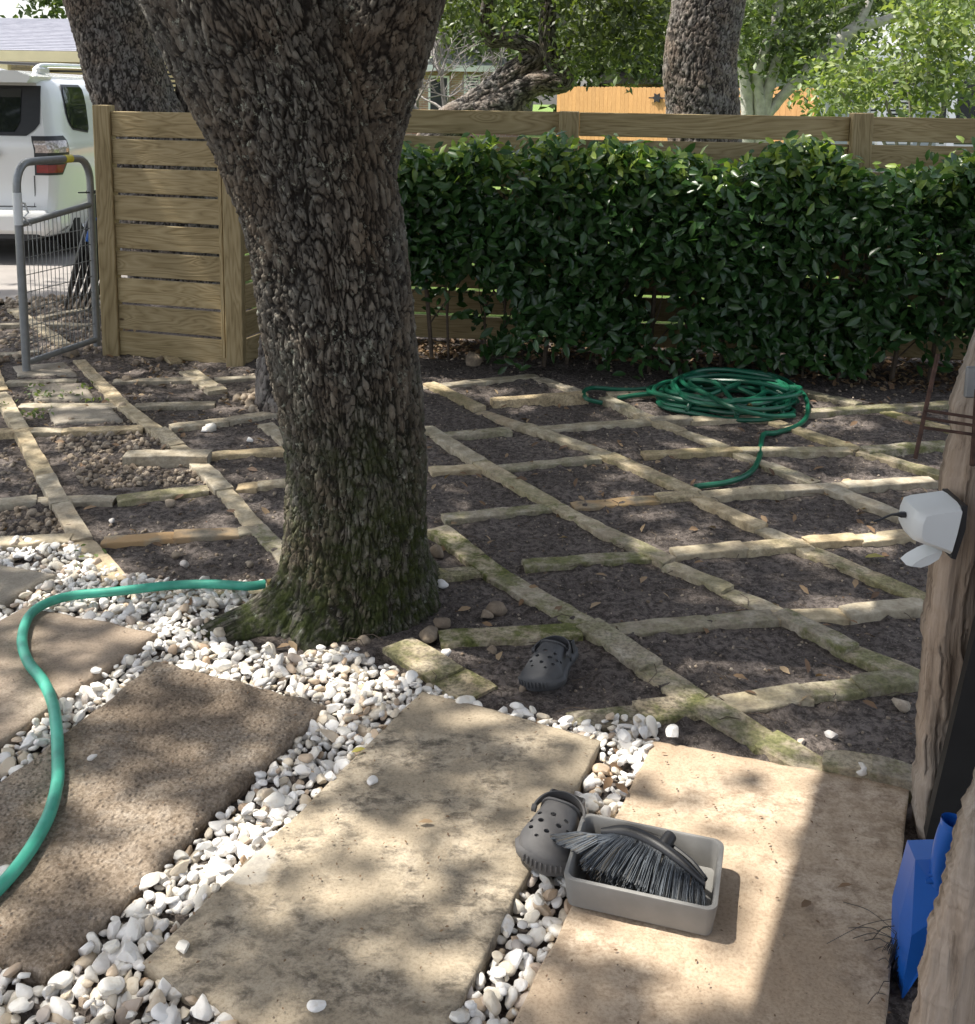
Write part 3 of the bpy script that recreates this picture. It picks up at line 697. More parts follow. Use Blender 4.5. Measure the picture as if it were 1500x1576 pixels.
# rocks
RV = [pebble_shape(100+i, 0, .75) for i in range(10)]
def rocks_px(name, regions, mat=M['rock'], **kw):
    Cs, Ss = [], []
    for poly, n, s0, s1 in regions:
        P = [G(*p) for p in poly]; xs = [p[0] for p in P]; ys = [p[1] for p in P]
        x = rng.uniform(min(xs), max(xs), n*3); y = rng.uniform(min(ys), max(ys), n*3); ok = inpoly(x, y, P); x, y = x[ok][:n], y[ok][:n]
        s = rng.uniform(s0, s1, len(x))*rng.uniform(.5, 1, len(x)); Cs.append(np.column_stack([x, y, soil_height(x, y)+s*.12])); Ss.append(s)
    return tag(scatter(name, np.vstack(Cs), np.concatenate(Ss), mat, RV, None, .4), kind='stuff', **kw)
rocks_px('gravel', [([(75, 670), (235, 662), (300, 700), (330, 745), (130, 752)], 620, .012, .045), ([(0, 680), (50, 680), (90, 758), (0, 762)], 90, .012, .035), ([(0, 790), (105, 785), (120, 822), (0, 825)], 110, .012, .05),
    ([(0, 470), (155, 470), (155, 545), (0, 560)], 420, .015, .07), ([(-60, 458), (160, 455), (160, 475), (-60, 478)], 220, .03, .09), ([(10, 600), (240, 600), (240, 655), (40, 655)], 260, .01, .03), ([(160, 545), (400, 550), (400, 620), (200, 610)], 160, .01, .035), ([(190, 620), (430, 640), (430, 800), (400, 800)], 120, .008, .028),
    ([(150, 780), (420, 830), (430, 900), (190, 880)], 150, .006, .022), ([(600, 560), (1450, 620), (1420, 1180), (680, 1050), (650, 700)], 2600, .004, .016), ([(640, 535), (1480, 560), (1480, 640), (640, 590)], 300, .008, .03)])
rocks_px('rock_pile', [([(358, 610), (395, 600), (432, 622), (432, 640), (365, 632)], 60, .04, .10)])
rocks_px('white_stones', [([(345, 915), (430, 925), (400, 965), (330, 980)], 34, .025, .06), ([(150, 870), (430, 900), (430, 925), (200, 905)], 30, .015, .045)], M['pebble'])
rock_specs = [(730, 560, .15, 'squarish pale rock block on the soil before the left end of the hedge'), (765, 943, .075, 'larger tan rock on soil behind the mossy strip'), (748, 950, .05, 'small tan rock leaning against larger tan rock'), (660, 985, .09, 'grey limestone chunk between trunk foot and mossy strip'), (678, 966, .07, 'tan rock behind the grey limestone chunk by the trunk'), (757, 1003, .035, 'small tan rock left of the clog lying on soil'), (805, 1063, .04, 'whitish rock just below the toe of the dark clog'), (685, 1008, .04, 'white pebble on soil between tree and dark clog'), (1387, 1090, .06, 'tan rock on dark soil near the timber post'),
    (260, 778, .05, 'tan rock in the cell above the rust coloured strip'), (172, 803, .03, 'small white rock at the left of the cell above the rust coloured strip'), (325, 662, .08, 'bright white stone in the cell left of the trunk'), (315, 664, .05, 'small pale stone touching the bright white one'), (384, 679, .04, 'lone pale stone right of the bright white stone'), (315, 601, .05, 'round pinkish stone in the cell in front of the fence corner'), (340, 598, .055, 'pale stone beside the round pinkish stone'), (208, 562, .06, 'flat tan stone in front of the slatted fence'), (245, 555, .06, 'tan stone in front of slatted fence, right of the flat one'), (243, 572, .055, 'brownish rock nearest the small cluster before the fence'), (190, 628, .06, 'stone lying beside the long strip near the gate'), (195, 588, .08, 'flat pale rock touching the strip below the gate post'), (108, 548, .11, 'pale pink rock chunk at the hinge foot of the gate'), (385, 872, .045, 'tan pebble on soil left of the trunk above the hose'), (284, 872, .045, 'flat white stone on soil above the hose'), (272, 858, .05, 'pinkish flat stone on soil above the hose'), (680, 902, .045, 'half buried white stone right of the trunk'), (673, 855, .07, 'brown rock touching the right side of the trunk'), (110, 648, .04, 'dark pebble lying on the tan flagstone'), (1110, 1012, .02, 'tiny pale stone on soil in the cell right of the dark clog'), (535, 975, .04, 'tan pebble at the front of the trunk foot'), (560, 990, .045, 'second tan pebble at the trunk foot, in front of the bark'), (250, 668, .04, 'little tan stone resting on the gravel cell edge')]
for j, (x, y, s_, lb) in enumerate(rock_specs):
    me = mesh_np('rock', RV[j % 10]*.5, IF, j % 3 != 0, {'rnd': np.full(len(IV), (j*.37) % 1)}); P = G(x, y)
    white = 'white' in lb
    o = link('rock', me, M['pebble'] if white else M['rock'], loc=(P[0], P[1], s_*.16), rot=(random.gauss(0, .15), random.gauss(0, .15), random.uniform(0, 6))); o.scale = (s_, s_, s_*.9); tag(o, lb, 'rock')
peb = [(142, 1166, .026, 'single white pebble on the rough brown slab'), (573, 1203, .03, 'white pebble lying alone on the upper part of the tan slab'), (281, 1461, .034, 'white pebble near the bottom left corner of the tan slab'), (487, 1549, .032, 'white pebble on the lower edge of the tan slab'), (150, 1033, .034, 'white pebble at the edge of the smooth brown slab'), (1465, 1186, .0, ''), (1325, 1186, .05, 'flat white stone on the back edge of the peach slab'), (1035, 1133, .06, 'large whitish stone at the back edge of the peach slab'), (1010, 1118, .04, 'white stone on soil just past the slab gap'), (1232, 1140, .03, 'white pebble on soil beside the mossy strip end'), (5, 1345, .035, 'white pebble beside the hose at the left edge of the rough slab'), (1278, 1128, .035, 'oblong white pebble on the soil near the post'), (740, 1492, .0, '')]
for j, (x, y, s_, lb) in enumerate(peb):
    if not lb: continue
    on = lb.find('slab') > 0 and 'soil' not in lb; P = G(x, y, .038 if on else .01)
    o = link('pebble', pm[j], None, loc=(P[0], P[1], (.034 if on else 0)+s_*.22), rot=(0, 0, random.uniform(0, 6))); o.scale = (s_, s_, s_); tag(o, lb, 'pebble')

# ------------------------------------------------------------------ tree trunks with real bark relief
def bark_loft(P, rad, M_, step, cell=.02, stretch=2.6, depth=.011, rfun=None, seed=1, plate_flat=.45):
    A = resample(np.column_stack([P, rad]), step); P, rad = A[:, :3], A[:, 3]
    T, U, B = frames(P); s = np.concatenate([[0], np.cumsum(np.linalg.norm(np.diff(P, axis=0), axis=1))])
    th = np.arange(M_)*2*math.pi/M_; n = len(P)
    D = np.cos(th)[None, :, None]*U[:, None]+np.sin(th)[None, :, None]*B[:, None]
    r = np.repeat(rad[:, None], M_, 1)
    base = P[:, None]+D*r[..., None]
    if rfun is not None: r = rfun(D, base, r)
    base = (P[:, None]+D*r[..., None]).reshape(-1, 3)
    R0 = rad.mean()
    Q = np.stack([np.cos(th)[None]*R0+0*s[:, None], np.sin(th)[None]*R0+0*s[:, None], s[:, None]/stretch+0*th[None]], -1).reshape(-1, 3)
    Wp = np.stack([fbm(Q*9+k*7.7, 3, seed+k)-.5 for k in range(3)], 1)
    Wf = np.stack([fbm(Q*70+k*3.3, 2, seed+20+k)-.5 for k in range(3)], 1)
    Q2 = (Q+Wp*.075+Wf*.016)/cell
    f1, f2, idv, off = cells(Q2, seed)
    f1b, f2b, _, _ = cells(Q2*np.array([.42, .42, .30])+5.5, seed+9)
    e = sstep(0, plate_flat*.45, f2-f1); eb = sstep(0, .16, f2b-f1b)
    lump = fbm(base*np.array([4.2, 4.2, 2.0]), 3, seed+3)-.5
    fine = fbm(base*130, 2, seed+4)-.5
    flake = fbm(Q*np.array([150, 150, 60.]), 3, seed+6)-.5
    tl = off[:, 2]*np.sin(idv*40)*.55+off[:, 0]*np.sin(idv*91)*.45+off[:, 1]*np.cos(idv*77)*.45
    disp = depth*(e*(.55+.4*idv+tl)+.85*eb-1.2+flake*.9)+lump*.05*R0/.2+fine*depth*.4
    v = base+D.reshape(-1, 3)*disp[:, None]
    i = np.arange(n*M_).reshape(n, M_); j = np.roll(i, -1, 1)
    q = np.stack([i[:-1], j[:-1], j[1:], i[1:]], -1).reshape(-1, 4)
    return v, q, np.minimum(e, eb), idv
def bark_obj(name, lofts, mat, parent):
    V_, Q_, c_, p_ = [], [], [], []; b = 0
    for v, q, c, p in lofts: V_.append(v); Q_.append(q+b); c_.append(c); p_.append(p); b += len(v)
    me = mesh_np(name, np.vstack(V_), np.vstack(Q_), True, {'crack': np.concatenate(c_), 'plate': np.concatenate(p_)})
    return link(name, me, mat, parent)
def pxpath(pts, Y):
    out, rr = [], []
    for p in pts:
        Yp = p[3] if len(p) > 3 else Y
        c = V(p[0], p[1], Yp); out.append(c); rr.append(p[2]*Yp/F_PX)
    return np.array(out), np.array(rr)

# leaves ----------------------------------------------------------------------------------------
L_DIA = (np.array([(-.5, 0, 0), (0, .24, .07), (.5, 0, -.05), (0, -.24, .07)]), np.array([(0, 3, 2), (0, 2, 1)]))
L_OVAL = (np.array([(-.5, 0, 0), (-.22, 0, -.02), (.15, 0, -.02), (.5, 0, -.10), (-.25, .17, .05), (.12, .21, .05), (-.25, -.17, .05), (.12, -.21, .05)]),
          np.array([(0, 1, 4), (1, 2, 5), (1, 5, 4), (2, 3, 5), (0, 6, 1), (1, 6, 7), (1, 7, 2), (2, 7, 3)]))
def leaf_cloud(name, C, size, mat, parent=None, tmpl=L_DIA, up=.6, out=None, rnd=None, **kw):
    N = len(C)
    n = rng.normal(size=(N, 3)); n /= np.linalg.norm(n, axis=1)[:, None]
    n = n+np.array([0, 0, up])
    if out is not None: n = n+out
    n /= np.linalg.norm(n, axis=1)[:, None]+1e-9
    t = rng.normal(size=(N, 3)); t -= n*(t*n).sum(1)[:, None]; t /= np.linalg.norm(t, axis=1)[:, None]+1e-9
    b = np.cross(n, t); size = np.broadcast_to(size, (N,))*rng.uniform(.7, 1.25, N)
    T, Fc = tmpl
    v = (T[None, :, 0, None]*t[:, None]+T[None, :, 1, None]*b[:, None]+T[None, :, 2, None]*n[:, None])*size[:, None, None]+C[:, None]
    k = len(T); f = (Fc[None]+(np.arange(N)*k)[:, None, None]).reshape(-1, 3)
    r_ = rng.random(N) if rnd is None else np.clip(rnd, 0, 1)
    o = link(name, mesh_np(name, v.reshape(-1, 3), f, False, {'rnd': np.repeat(r_, k)}), mat, parent)
    return tag(o, kind='stuff', **kw)
def clumps(centre, radii, n_cl, per, spread, shell=.5, bottom=1.0):
    """leaf positions in uneven clumps filling an ellipsoid"""
    d = rng.normal(size=(n_cl, 3)); d /= np.linalg.norm(d, axis=1)[:, None]
    r = rng.uniform(shell, 1, n_cl)**.7
    c = np.array(centre)+d*r[:, None]*np.array(radii)
    k = rng.poisson(per, n_cl)+2
    sp = np.repeat(spread*rng.uniform(.5, 1.3, n_cl), k)[:, None]
    P = np.repeat(c, k, 0)+rng.normal(size=(k.sum(), 3))*sp*np.array([1, 1, .6])
    return P

# the big oak ------------------------------------------------------------------------------------
oak = tag(empty('oak_tree', (TREE[0], TREE[1], 0)), 'big live oak with mossy flared foot and forked trunk in the middle of the yard', 'tree')
def kids(parent_, o): o.parent = parent_; o.matrix_parent_inverse = Matrix.Translation(parent_.location).inverted()
YT = 3.02
P_, r_ = pxpath([(558, 1040, 122), (553, 985, 121), (553, 900, 115), (552, 800, 113), (550, 700, 111), (540, 600, 114), (522, 500, 114), (508, 400, 113), (490, 300, 117), (458, 200, 128), (418, 100, 140), (378, 0, 150, 3.05), (330, -110, 140, 3.2), (262, -260, 112, 3.6), (190, -440, 82, 4.3), (120, -600, 60, 5.0)], YT)
def flare(D, base, r):
    z = np.clip(base[..., 2], 0, 2); ang = np.arctan2(D[..., 1], D[..., 0]); out = r*1.0
    for a0, A, w, h in ((R(206), .26, .21, .052), (R(212), .045, .4, .17), (R(246), .085, .24, .075), (R(282), .02, .3, .1), (R(-8), .02, .5, .06), (R(60), .12, .5, .15)):
        da = np.angle(np.exp(1j*(ang-a0))); out = out+A*np.exp(-(da/w)**2)*np.exp(-z/h)
    return out+.015*np.exp(-z/.08)
lo1 = bark_loft(P_, r_, 560, .0037, cell=.0145, stretch=2.7, depth=.0098, rfun=flare, seed=11)
P_, r_ = pxpath([(520, 340, 70), (528, 260, 82), (545, 180, 84), (565, 110, 86), (584, 40, 86), (604, -30, 84), (632, -130, 80), (680, -280, 74), (760, -480, 66), (860, -700, 56)], 3.06)
lo2 = bark_loft(P_, r_, 330, .0048, cell=.0155, stretch=1.5, depth=.0075, seed=31, plate_flat=.3)
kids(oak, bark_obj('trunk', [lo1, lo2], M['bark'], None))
mb = MB()
for pts in ([(-1.88, 4.9, 3.6, .17), (-2.6, 5.6, 4.6, .13), (-3.8, 6.0, 5.6, .08)], [(-1.88, 4.9, 3.6, .14), (-1.8, 6.4, 4.9, .10), (-1.2, 7.8, 5.6, .06)], [(0.1, 3.05, 2.7, .12), (1.2, 3.9, 4.2, .10), (2.6, 4.4, 5.2, .07)], [(0.1, 3.05, 2.7, .12), (.6, 4.8, 4.6, .09), (1.0, 6.4, 5.4, .06)]):
    A = resample(np.array(pts), .15); mb.tube(A[:, :3], A[:, 3], 10)
kids(oak, mb.build('branch', M['bark_far'], None, True))

# light gaps wanted in the canopy, given as spots on the ground (px ellipse -> ground ellipse, openness)
spots_px = [(1110, 1190, 150, 40, 1), (1130, 1280, 170, 70, .95), (1180, 1400, 120, 80, .75), (1010, 1490, 160, 90, .7), (1240, 1180, 90, 30, .7),
    (860, 1140, 75, 22, .9), (748, 1128, 55, 22, .9), (590, 1318, 55, 18, .8), (540, 1400, 60, 22, .75), (640, 1350, 60, 25, .7), (757, 1318, 45, 22, .7), (480, 1500, 80, 25, .6), (640, 1500, 70, 60, .55), (620, 1180, 60, 16, .35), (420, 1330, 70, 18, .2),
    (260, 1185, 60, 20, .85), (165, 1112, 40, 14, .6), (120, 1375, 60, 14, .6), (300, 1215, 40, 30, .5), (940, 1185, 45, 45, 1), (780, 1395, 55, 30, .8), (750, 1500, 70, 50, .8), (430, 1185, 70, 30, .6), (350, 1290, 50, 30, .6), (240, 1400, 60, 40, .5), (120, 1530, 180, 50, .45),
    (560, 1060, 80, 28, .95), (330, 960, 80, 18, .7), (150, 880, 110, 26, .8), (60, 850, 80, 20, .8), (60, 1000, 60, 40, .45), (120, 960, 90, 15, .4),
    (60, 700, 60, 70, .65), (190, 720, 110, 30, .65), (340, 740, 80, 30, .7), (260, 815, 130, 16, .8), (120, 600, 130, 40, .6), (330, 580, 90, 30, .6), (300, 650, 90, 30, .35), (360, 690, 60, 20, .5), (60, 500, 90, 30, .5),
    (700, 590, 60, 14, .8), (850, 640, 130, 10, .6), (780, 610, 60, 8, .5), (760, 700, 60, 12, .5), (920, 690, 60, 10, .4), (1090, 690, 90, 12, .5), (1100, 655, 80, 8, .5), (1290, 655, 80, 10, .75), (1210, 640, 40, 8, .5), (1350, 740, 90, 14, 1), (1230, 715, 60, 10, .4),
    (820, 800, 60, 14, .4), (900, 775, 80, 12, .55), (1060, 800, 90, 20, .55), (1000, 755, 60, 10, .6), (1160, 790, 50, 10, .5), (1280, 835, 110, 14, .95), (1100, 850, 60, 10, .7), (950, 855, 80, 10, .35), (1310, 935, 100, 14, 1), (1100, 925, 60, 10, .5), (1020, 965, 110, 14, .5), (1240, 965, 60, 12, .55), (1110, 1010, 110, 22, .55), (1190, 1075, 110, 14, .8), (1000, 1090, 50, 10, .2), (980, 620, 50, 8, .3), (1150, 600, 90, 20, .35), (900, 830, 40, 10, .3), (720, 755, 60, 15, .25), (760, 940, 50, 12, .35), (840, 1010, 40, 12, .3), (650, 545, 50, 10, .7), (450, 1440, 60, 30, .2), (1010, 1180, 60, 30, .9), (960, 1380, 50, 60, .6), (700, 1240, 60, 20, .5), (800, 1230, 40, 20, .4), (560, 1240, 40, 14, .4), (380, 1480, 40, 16, .35), (690, 1450, 40, 20, .55), (550, 1480, 40, 18, .5), (1230, 1250, 60, 60, .9), (1190, 1330, 120, 150, .95), (1130, 1480, 130, 90, .85), (1270, 1160, 80, 40, .9), (1230, 1420, 60, 80, .8), (300, 1150, 90, 40, .35), (850, 1285, 40, 30, .7), (200, 1290, 120, 60, .3), (100, 1450, 120, 60, .25), (480, 1250, 80, 40, .35), (600, 1450, 120, 80, .35), (880, 1100, 40, 10, .3)]
for _k in range(110):
    spots_px.append((random.uniform(20, 1440), random.uniform(580, 1120), random.uniform(12, 40), random.uniform(4, 11), random.uniform(.35, .9)))
spots = []
for x, y, rx, ry, k in spots_px:
    p = G(x, y); d = (y+.0-(150+.015*(x-750)))
    spots.append((p[0], p[1], rx/(.659*d), max(.05, ry*2502/d**2), k))
for (x, y, Yp, rx, ry, k) in ((255, 250, 6.15, .07, .45, .8), (640, 200, 6.7, .12, .2, .8), (720, 250, 6.1, .3, .2, .6), (860, 235, 6.1, .25, .2, .6), (1010, 250, 6.0, .25, .15, .5), (930, 290, 6, .2, .2, .4), (640, 340, 6, .15, .2, .4), (1250, 235, 5.8, .2, .15, .25), (320, 60, 3.0, .12, .15, .5), (560, 60, 3.05, .10, .15, .4), (700, 225, 6.0, .12, .1, .8), (790, 220, 6.0, .12, .1, .8), (940, 225, 6.0, .12, .1, .7), (1060, 230, 5.9, .15, .1, .6), (1170, 235, 5.8, .12, .1, .5), (1320, 245, 5.7, .12, .1, .4), (680, 300, 5.9, .1, .1, .6), (640, 270, 5.9, .1, .1, .6), (1440, 250, 5.6, .1, .1, .5), (455, 300, 2.8, .05, .1, .3), (480, 760, 2.8, .05, .08, .25)):
    p = V(x, y, Yp); gnd = p-SUN*(p[2]/SUN[2]); spots.append((gnd[0], gnd[1], rx, ry, k))
spots = np.array(spots)
N = 90000
gx = rng.uniform(-5.6, 4.8, N); gy = rng.uniform(.2, 8.0, N); z = rng.uniform(4.6, 8.2, N)
op = np.clip((fbm(np.column_stack([gx*3.2, gy*3.2, 0*gx]), 3, 55)-.60)*7, 0, .8)
for a, b, ra, rb, k in spots:
    d2 = ((gx-a)/ra)**2+((gy-b)/rb)**2; op = np.maximum(op, k*sstep(1.9, .5, d2))
op = np.where((gy > 5.0) & (gx > -.5), np.maximum(op, .62*sstep(.40, .58, fbm(np.column_stack([gx*5, gy*5, 0*gx]), 2, 66))+.12), op)
keep = rng.random(N) > op
C = np.column_stack([gx, gy, 0*gx])+SUN[None]*(z/SUN[2])[:, None]
C = C[keep]
crown = leaf_cloud('crown', C, .135, M['oak_leaf'], None, L_DIA, up=1.0); kids(oak, crown)  # unseen overhead leaves, thinned so that their gaps shape the sun spots

# other trunks -----------------------------------------------------------------------------------
def tree(name, label, base, lofts, mat=M['bark_far'], crown_sets=(), cat='tree', group=None):
    """lofts: list of (path px, Y, M, step, cell, depth); crown_sets: (positions, size, material)"""
    t = tag(empty(name, base), label, cat, group)
    L = [bark_loft(*pxpath(p, Y), m, st, cell=ce, stretch=2.0, depth=de, seed=41+k*13) for k, (p, Y, m, st, ce, de) in enumerate(lofts)]
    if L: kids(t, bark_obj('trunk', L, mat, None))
    for P, s_, mt in crown_sets: kids(t, leaf_cloud('crown', P, s_, mt))
    return t
b = G(445, 626)
tree('oak_tree', 'smaller trunk partly hidden behind the left side of the big oak, cobbles at its foot', (b[0], b[1], 0),
     [([(447, 640, 62), (447, 618, 56), (447, 580, 52), (450, 500, 48), (460, 400, 45), (470, 250, 42), (490, 100, 38), (500, -100, 36), (480, -400, 30)], float(b[1]), 130, .012, .024, .011)])
ylv = 8.2
tree('oak_tree', 'thick leaning oak trunk behind the slatted fence, in front of the white car', (-2.2, ylv, 0),
     [([(300, 520, 95), (285, 440, 84), (262, 330, 74), (240, 240, 67), (212, 160, 60), (187, 90, 58), (163, 10, 60), (138, -70, 58), (100, -200, 54), (40, -400, 44), (-60, -600, 36)], ylv, 200, .012, .022, .011),
      ([(330, 430, 42), (312, 300, 32), (303, 220, 28), (296, 150, 25), (300, 80, 22), (320, -40, 20), (350, -200, 18)], ylv+.2, 60, .03, .03, .01)],
     crown_sets=[(clumps((-4.6, 9.0, 6.2), (2.4, 2.0, 1.0), 130, 26, .30), .13, M['oak_leaf'])])
tree('oak_tree', 'upright dark oak trunk standing behind the hedge in front of the orange fence', (1.75, 8.8, 0),
     [([(1086, 480, 66), (1085, 330, 58), (1083, 240, 55), (1083, 175, 53), (1079, 100, 53), (1086, 40, 53), (1096, -30, 52), (1112, -130, 48), (1150, -300, 42), (1220, -480, 34)], 8.8, 190, .012, .022, .011)],
     crown_sets=[(clumps((2.6, 9.0, 5.6), (2.4, 1.6, .9), 120, 26, .30), .13, M['oak_leaf'])])
YS = 11.0
def pxcl(boxes, Y, dY, per, spread, n):
    out = []
    for (x0, y0, x1, y1, w) in boxes:
        k = max(1, int(n*w)); X = rng.uniform(x0, x1, k); Yp = rng.uniform(y0, y1, k); D_ = rng.uniform(Y-dY, Y+dY, k)
        c = np.array([V(a, b_, d_) for a, b_, d_ in zip(X, Yp, D_)]); m = rng.poisson(per, k)+2
        out.append(np.repeat(c, m, 0)+rng.normal(size=(m.sum(), 3))*spread)
    return np.vstack(out)
tree('oak_tree', 'twisted low oak with a crooked elbow limb behind the middle of the fence', (-.4, YS, 0),
     [([(620, 330, 36), (652, 250, 32), (690, 196, 28), (725, 170, 25), (770, 140, 27), (797, 112, 22), (818, 98, 18), (826, 86, 14), (808, 70, 13), (780, 61, 12), (756, 62, 11), (746, 46, 9), (749, 10, 9), (756, -50, 9), (770, -150, 8)], YS, 90, .022, .035, .014),
      ([(735, 182, 26), (775, 165, 30), (795, 145, 22), (825, 129, 17), (852, 128, 17), (868, 126, 14), (866, 116, 13), (852, 98, 12), (843, 70, 12), (842, 30, 11), (850, -40, 11), (870, -160, 9)], YS-.1, 80, .022, .035, .014),
      ([(852, 110, 9), (868, 88, 7), (880, 60, 6), (905, 20, 5), (930, -30, 4)], YS-.1, 30, .04, .035, .006)],
     crown_sets=[(pxcl([(655, -60, 730, 25, .10), (880, -90, 1040, 60, .5), (770, -90, 860, 0, .12), (870, 45, 960, 92, .12), (940, 40, 1045, 75, .12), (660, 10, 700, 50, .03)], YS-.6, .8, 22, .13, 300), .085, M['oak_leaf']),
                 (pxcl([(840, 30, 1000, 100, .3), (700, 20, 800, 60, .1)], YS-.2, .6, 12, .12, 90), .09, M['mid_leaf'])])
YW = 16.0
tree('crape_myrtle', 'pale smooth multi stemmed tree in front of the orange fence', (4.0, YW, 0),
     [([(1148, 300, 11), (1150, 200, 10), (1148, 140, 9), (1141, 100, 7), (1131, 60, 5), (1126, 20, 4)], YW, 24, .08, .1, .01),
      ([(1170, 300, 12), (1170, 180, 11), (1165, 120, 9), (1180, 70, 8), (1197, 20, 6), (1202, -60, 5)], YW, 24, .08, .1, .01),
      ([(1180, 300, 11), (1178, 170, 9), (1187, 120, 8), (1200, 70, 7), (1192, 20, 5), (1200, -50, 4)], YW, 24, .08, .1, .01),
      ([(1172, 190, 8), (1200, 152, 8), (1232, 118, 9), (1262, 90, 9), (1290, 62, 11), (1325, 40, 9), (1370, 28, 6), (1440, -15, 4)], YW, 30, .08, .1, .012),
      ([(1285, 135, 7), (1284, 100, 9), (1300, 60, 8), (1330, 20, 6), (1350, -40, 5)], YW, 20, .1, .1, .01),
      ([(1190, 100, 4), (1225, 60, 4), (1262, 32, 3), (1320, 5, 3)], YW, 12, .1, .1, .004)], mat=M['bark_pale'],
     crown_sets=[(pxcl([(1120, -60, 1330, 90, .8), (1130, 40, 1180, 110, .12), (1200, 60, 1290, 120, .15), (1300, -60, 1500, 5, .3)], YW+.8, 1.2, 26, .2, 260), .13, M['mid_leaf'])])
mbx = MB()
shrub = tag(empty('shrub', (7.4, 13.5, 0)), 'loose bright green small tree in front of the pale roofed house at the right', 'tree')
kids(shrub, leaf_cloud('crown', pxcl([(1290, 90, 1420, 172, .30), (1400, 25, 1500, 130, .33), (1250, 105, 1330, 172, .15), (1400, 110, 1480, 175, .1), (1430, -20, 1500, 60, .12), (1380, 0, 1460, 50, .1)], 13.5, .8, 13, .15, 235), .12, M['bright_leaf']))
for a_, b_ in (((1390, 300), (1385, 60)), ((1395, 300), (1430, 40)), ((1388, 300), (1330, 90)), ((1392, 300), (1290, 140)), ((1395, 300), (1465, 110))):
    p, q_ = V(*a_, 13.5), V(*b_, 13.5); mbx.tube(resample(np.array([p, (p+q_)/2+np.array([.1, 0, .1]), q_]), .3), np.linspace(.035, .012, len(resample(np.array([p, (p+q_)/2, q_]), .3))) if False else .022, 6)
kids(shrub, mbx.build('stem', M['bark_grey'], None, True))

# trees that close off the view ------------------------------------------------------------------
far = [(-21, 36, 6.5, 4.5, 4.2, 'grey_leaf', 'soft grey green tree above the roof at the far left'), (-13, 38, 6, 4, 4.5, 'mid_leaf', 'rounded green tree behind the leaning trunk'), (-6.5, 40, 6.0, 5, 4.8, 'grey_leaf', 'pale grey green tree seen between big oak and brick house'),
       (-.5, 37, 5.0, 4.2, 4.5, 'bright_leaf', 'bright green tree behind the twisted oak limb'), (4.0, 34, 4.4, 4.2, 4.0, 'mid_leaf', 'mid green tree rising right behind the orange fence'), (9.5, 35, 4.6, 4.5, 4.2, 'mid_leaf', 'green tree seen between the dark trunk and the pale stemmed tree'), (15.5, 33, 5.5, 4.5, 4.5, 'bright_leaf', 'bright tree rising behind the pale house roof'), (21, 36, 6, 5, 4, 'mid_leaf', 'green tree at the far right behind the house'), (1.5, 47, 7, 6, 5, 'mid_leaf', 'tallest distant tree filling the gap over the orange fence'), (-11, 50, 7, 6, 5.5, 'bright_leaf', 'distant light green tree behind the left roof'), (12, 50, 8, 7, 6, 'grey_leaf', 'distant hazy green tree behind the pale stemmed tree')]
for x, y, zc, rx, rz, mt, lb in far:
    t = tag(empty('background_tree', (x, y, 0)), lb, 'tree', 'trees closing off the view behind the houses')
    kids(t, leaf_cloud('crown', clumps((x, y, zc), (rx, rx*.7, rz), 420, 15, .38, .25), .36, M[mt]))
    m_ = MB(); m_.tube(resample(np.array([(x, y, -.1), (x+.2, y, zc*.5), (x, y, zc)]), 1.0), .28, 8)
    for k in range(7):
        a = k*.9; m_.tube([(x, y, zc*.4), (x+math.cos(a)*rx*.4, y+math.sin(a)*rx*.3, zc*.8), (x+math.cos(a)*rx*.8, y+math.sin(a)*rx*.5, zc*1.1)], [.12, .08, .03], 6)
    kids(t, m_.build('trunk', M['bark_grey'], None, True))
# bare grey shrub-tree in front of the brick house
t = tag(empty('bare_tree', V(690, 300, 26)*np.array([1, 1, 0])), 'sparse grey leafless tree in front of the brick house', 'tree'); m_ = MB(); base = V(672, 170, 26.); base[2] = 0
def twig(p, d, L, r, depth):
    q_ = p+d*L; m_.tube([p, (p+q_)/2+rng.normal(size=3)*L*.06, q_], [r, r*.8, r*.6], 5, False)
    if depth:
        for _ in range(3 if depth > 1 else 4):
            nd = d+rng.normal(size=3)*.55; nd[2] = abs(nd[2])*.7+.12; twig(q_, nd/np.linalg.norm(nd), L*.72, r*.58, depth-1)
for k in range(5):
    d = np.array([math.cos(k*1.3)*.5, math.sin(k*1.3)*.4, 1.]); twig(base, d/np.linalg.norm(d), 1.25, .07, 4)
kids(t, m_.build('branches', M['bark_grey'], None, True))
t = tag(empty('yucca', V(965, 150, 34)*np.array([1, 1, 0])), 'spiky yellow green palm peeking over the orange fence', 'palm')
for (px_, py_) in ((965, 118), (1130, 112)):
    c0 = V(px_, py_, 34 if px_ < 1000 else 29); C = np.repeat(c0[None], 70, 0); dd = rng.normal(size=(70, 3)); dd[:, 2] = np.abs(dd[:, 2]); dd /= np.linalg.norm(dd, axis=1)[:, None]
    m_ = MB()
    for d in dd:
        s_ = np.cross(d, [0, 0, 1.]); s_ /= np.linalg.norm(s_)+1e-9; d = d*1.4; e_ = c0+d*.62+np.array([0, 0, -.12]); m_.add([c0-s_*.02, c0+s_*.02, c0+d*.35+s_*.025, c0+d*.35-s_*.025, e_], [[0, 1, 2, 3], [3, 2, 4]])
    kids(t, m_.build('fronds', M['palm_leaf'], None)) if px_ < 1000 else tag(m_.build('palm', M['palm_leaf'], None), 'small yellow green palm just right of the upright dark trunk', 'palm')
    if px_ < 1000: m_ = MB(); m_.tube([(c0[0], c0[1], 0), tuple(c0)], .08, 8); kids(t, m_.build('stem', M['bark_grey'], None))

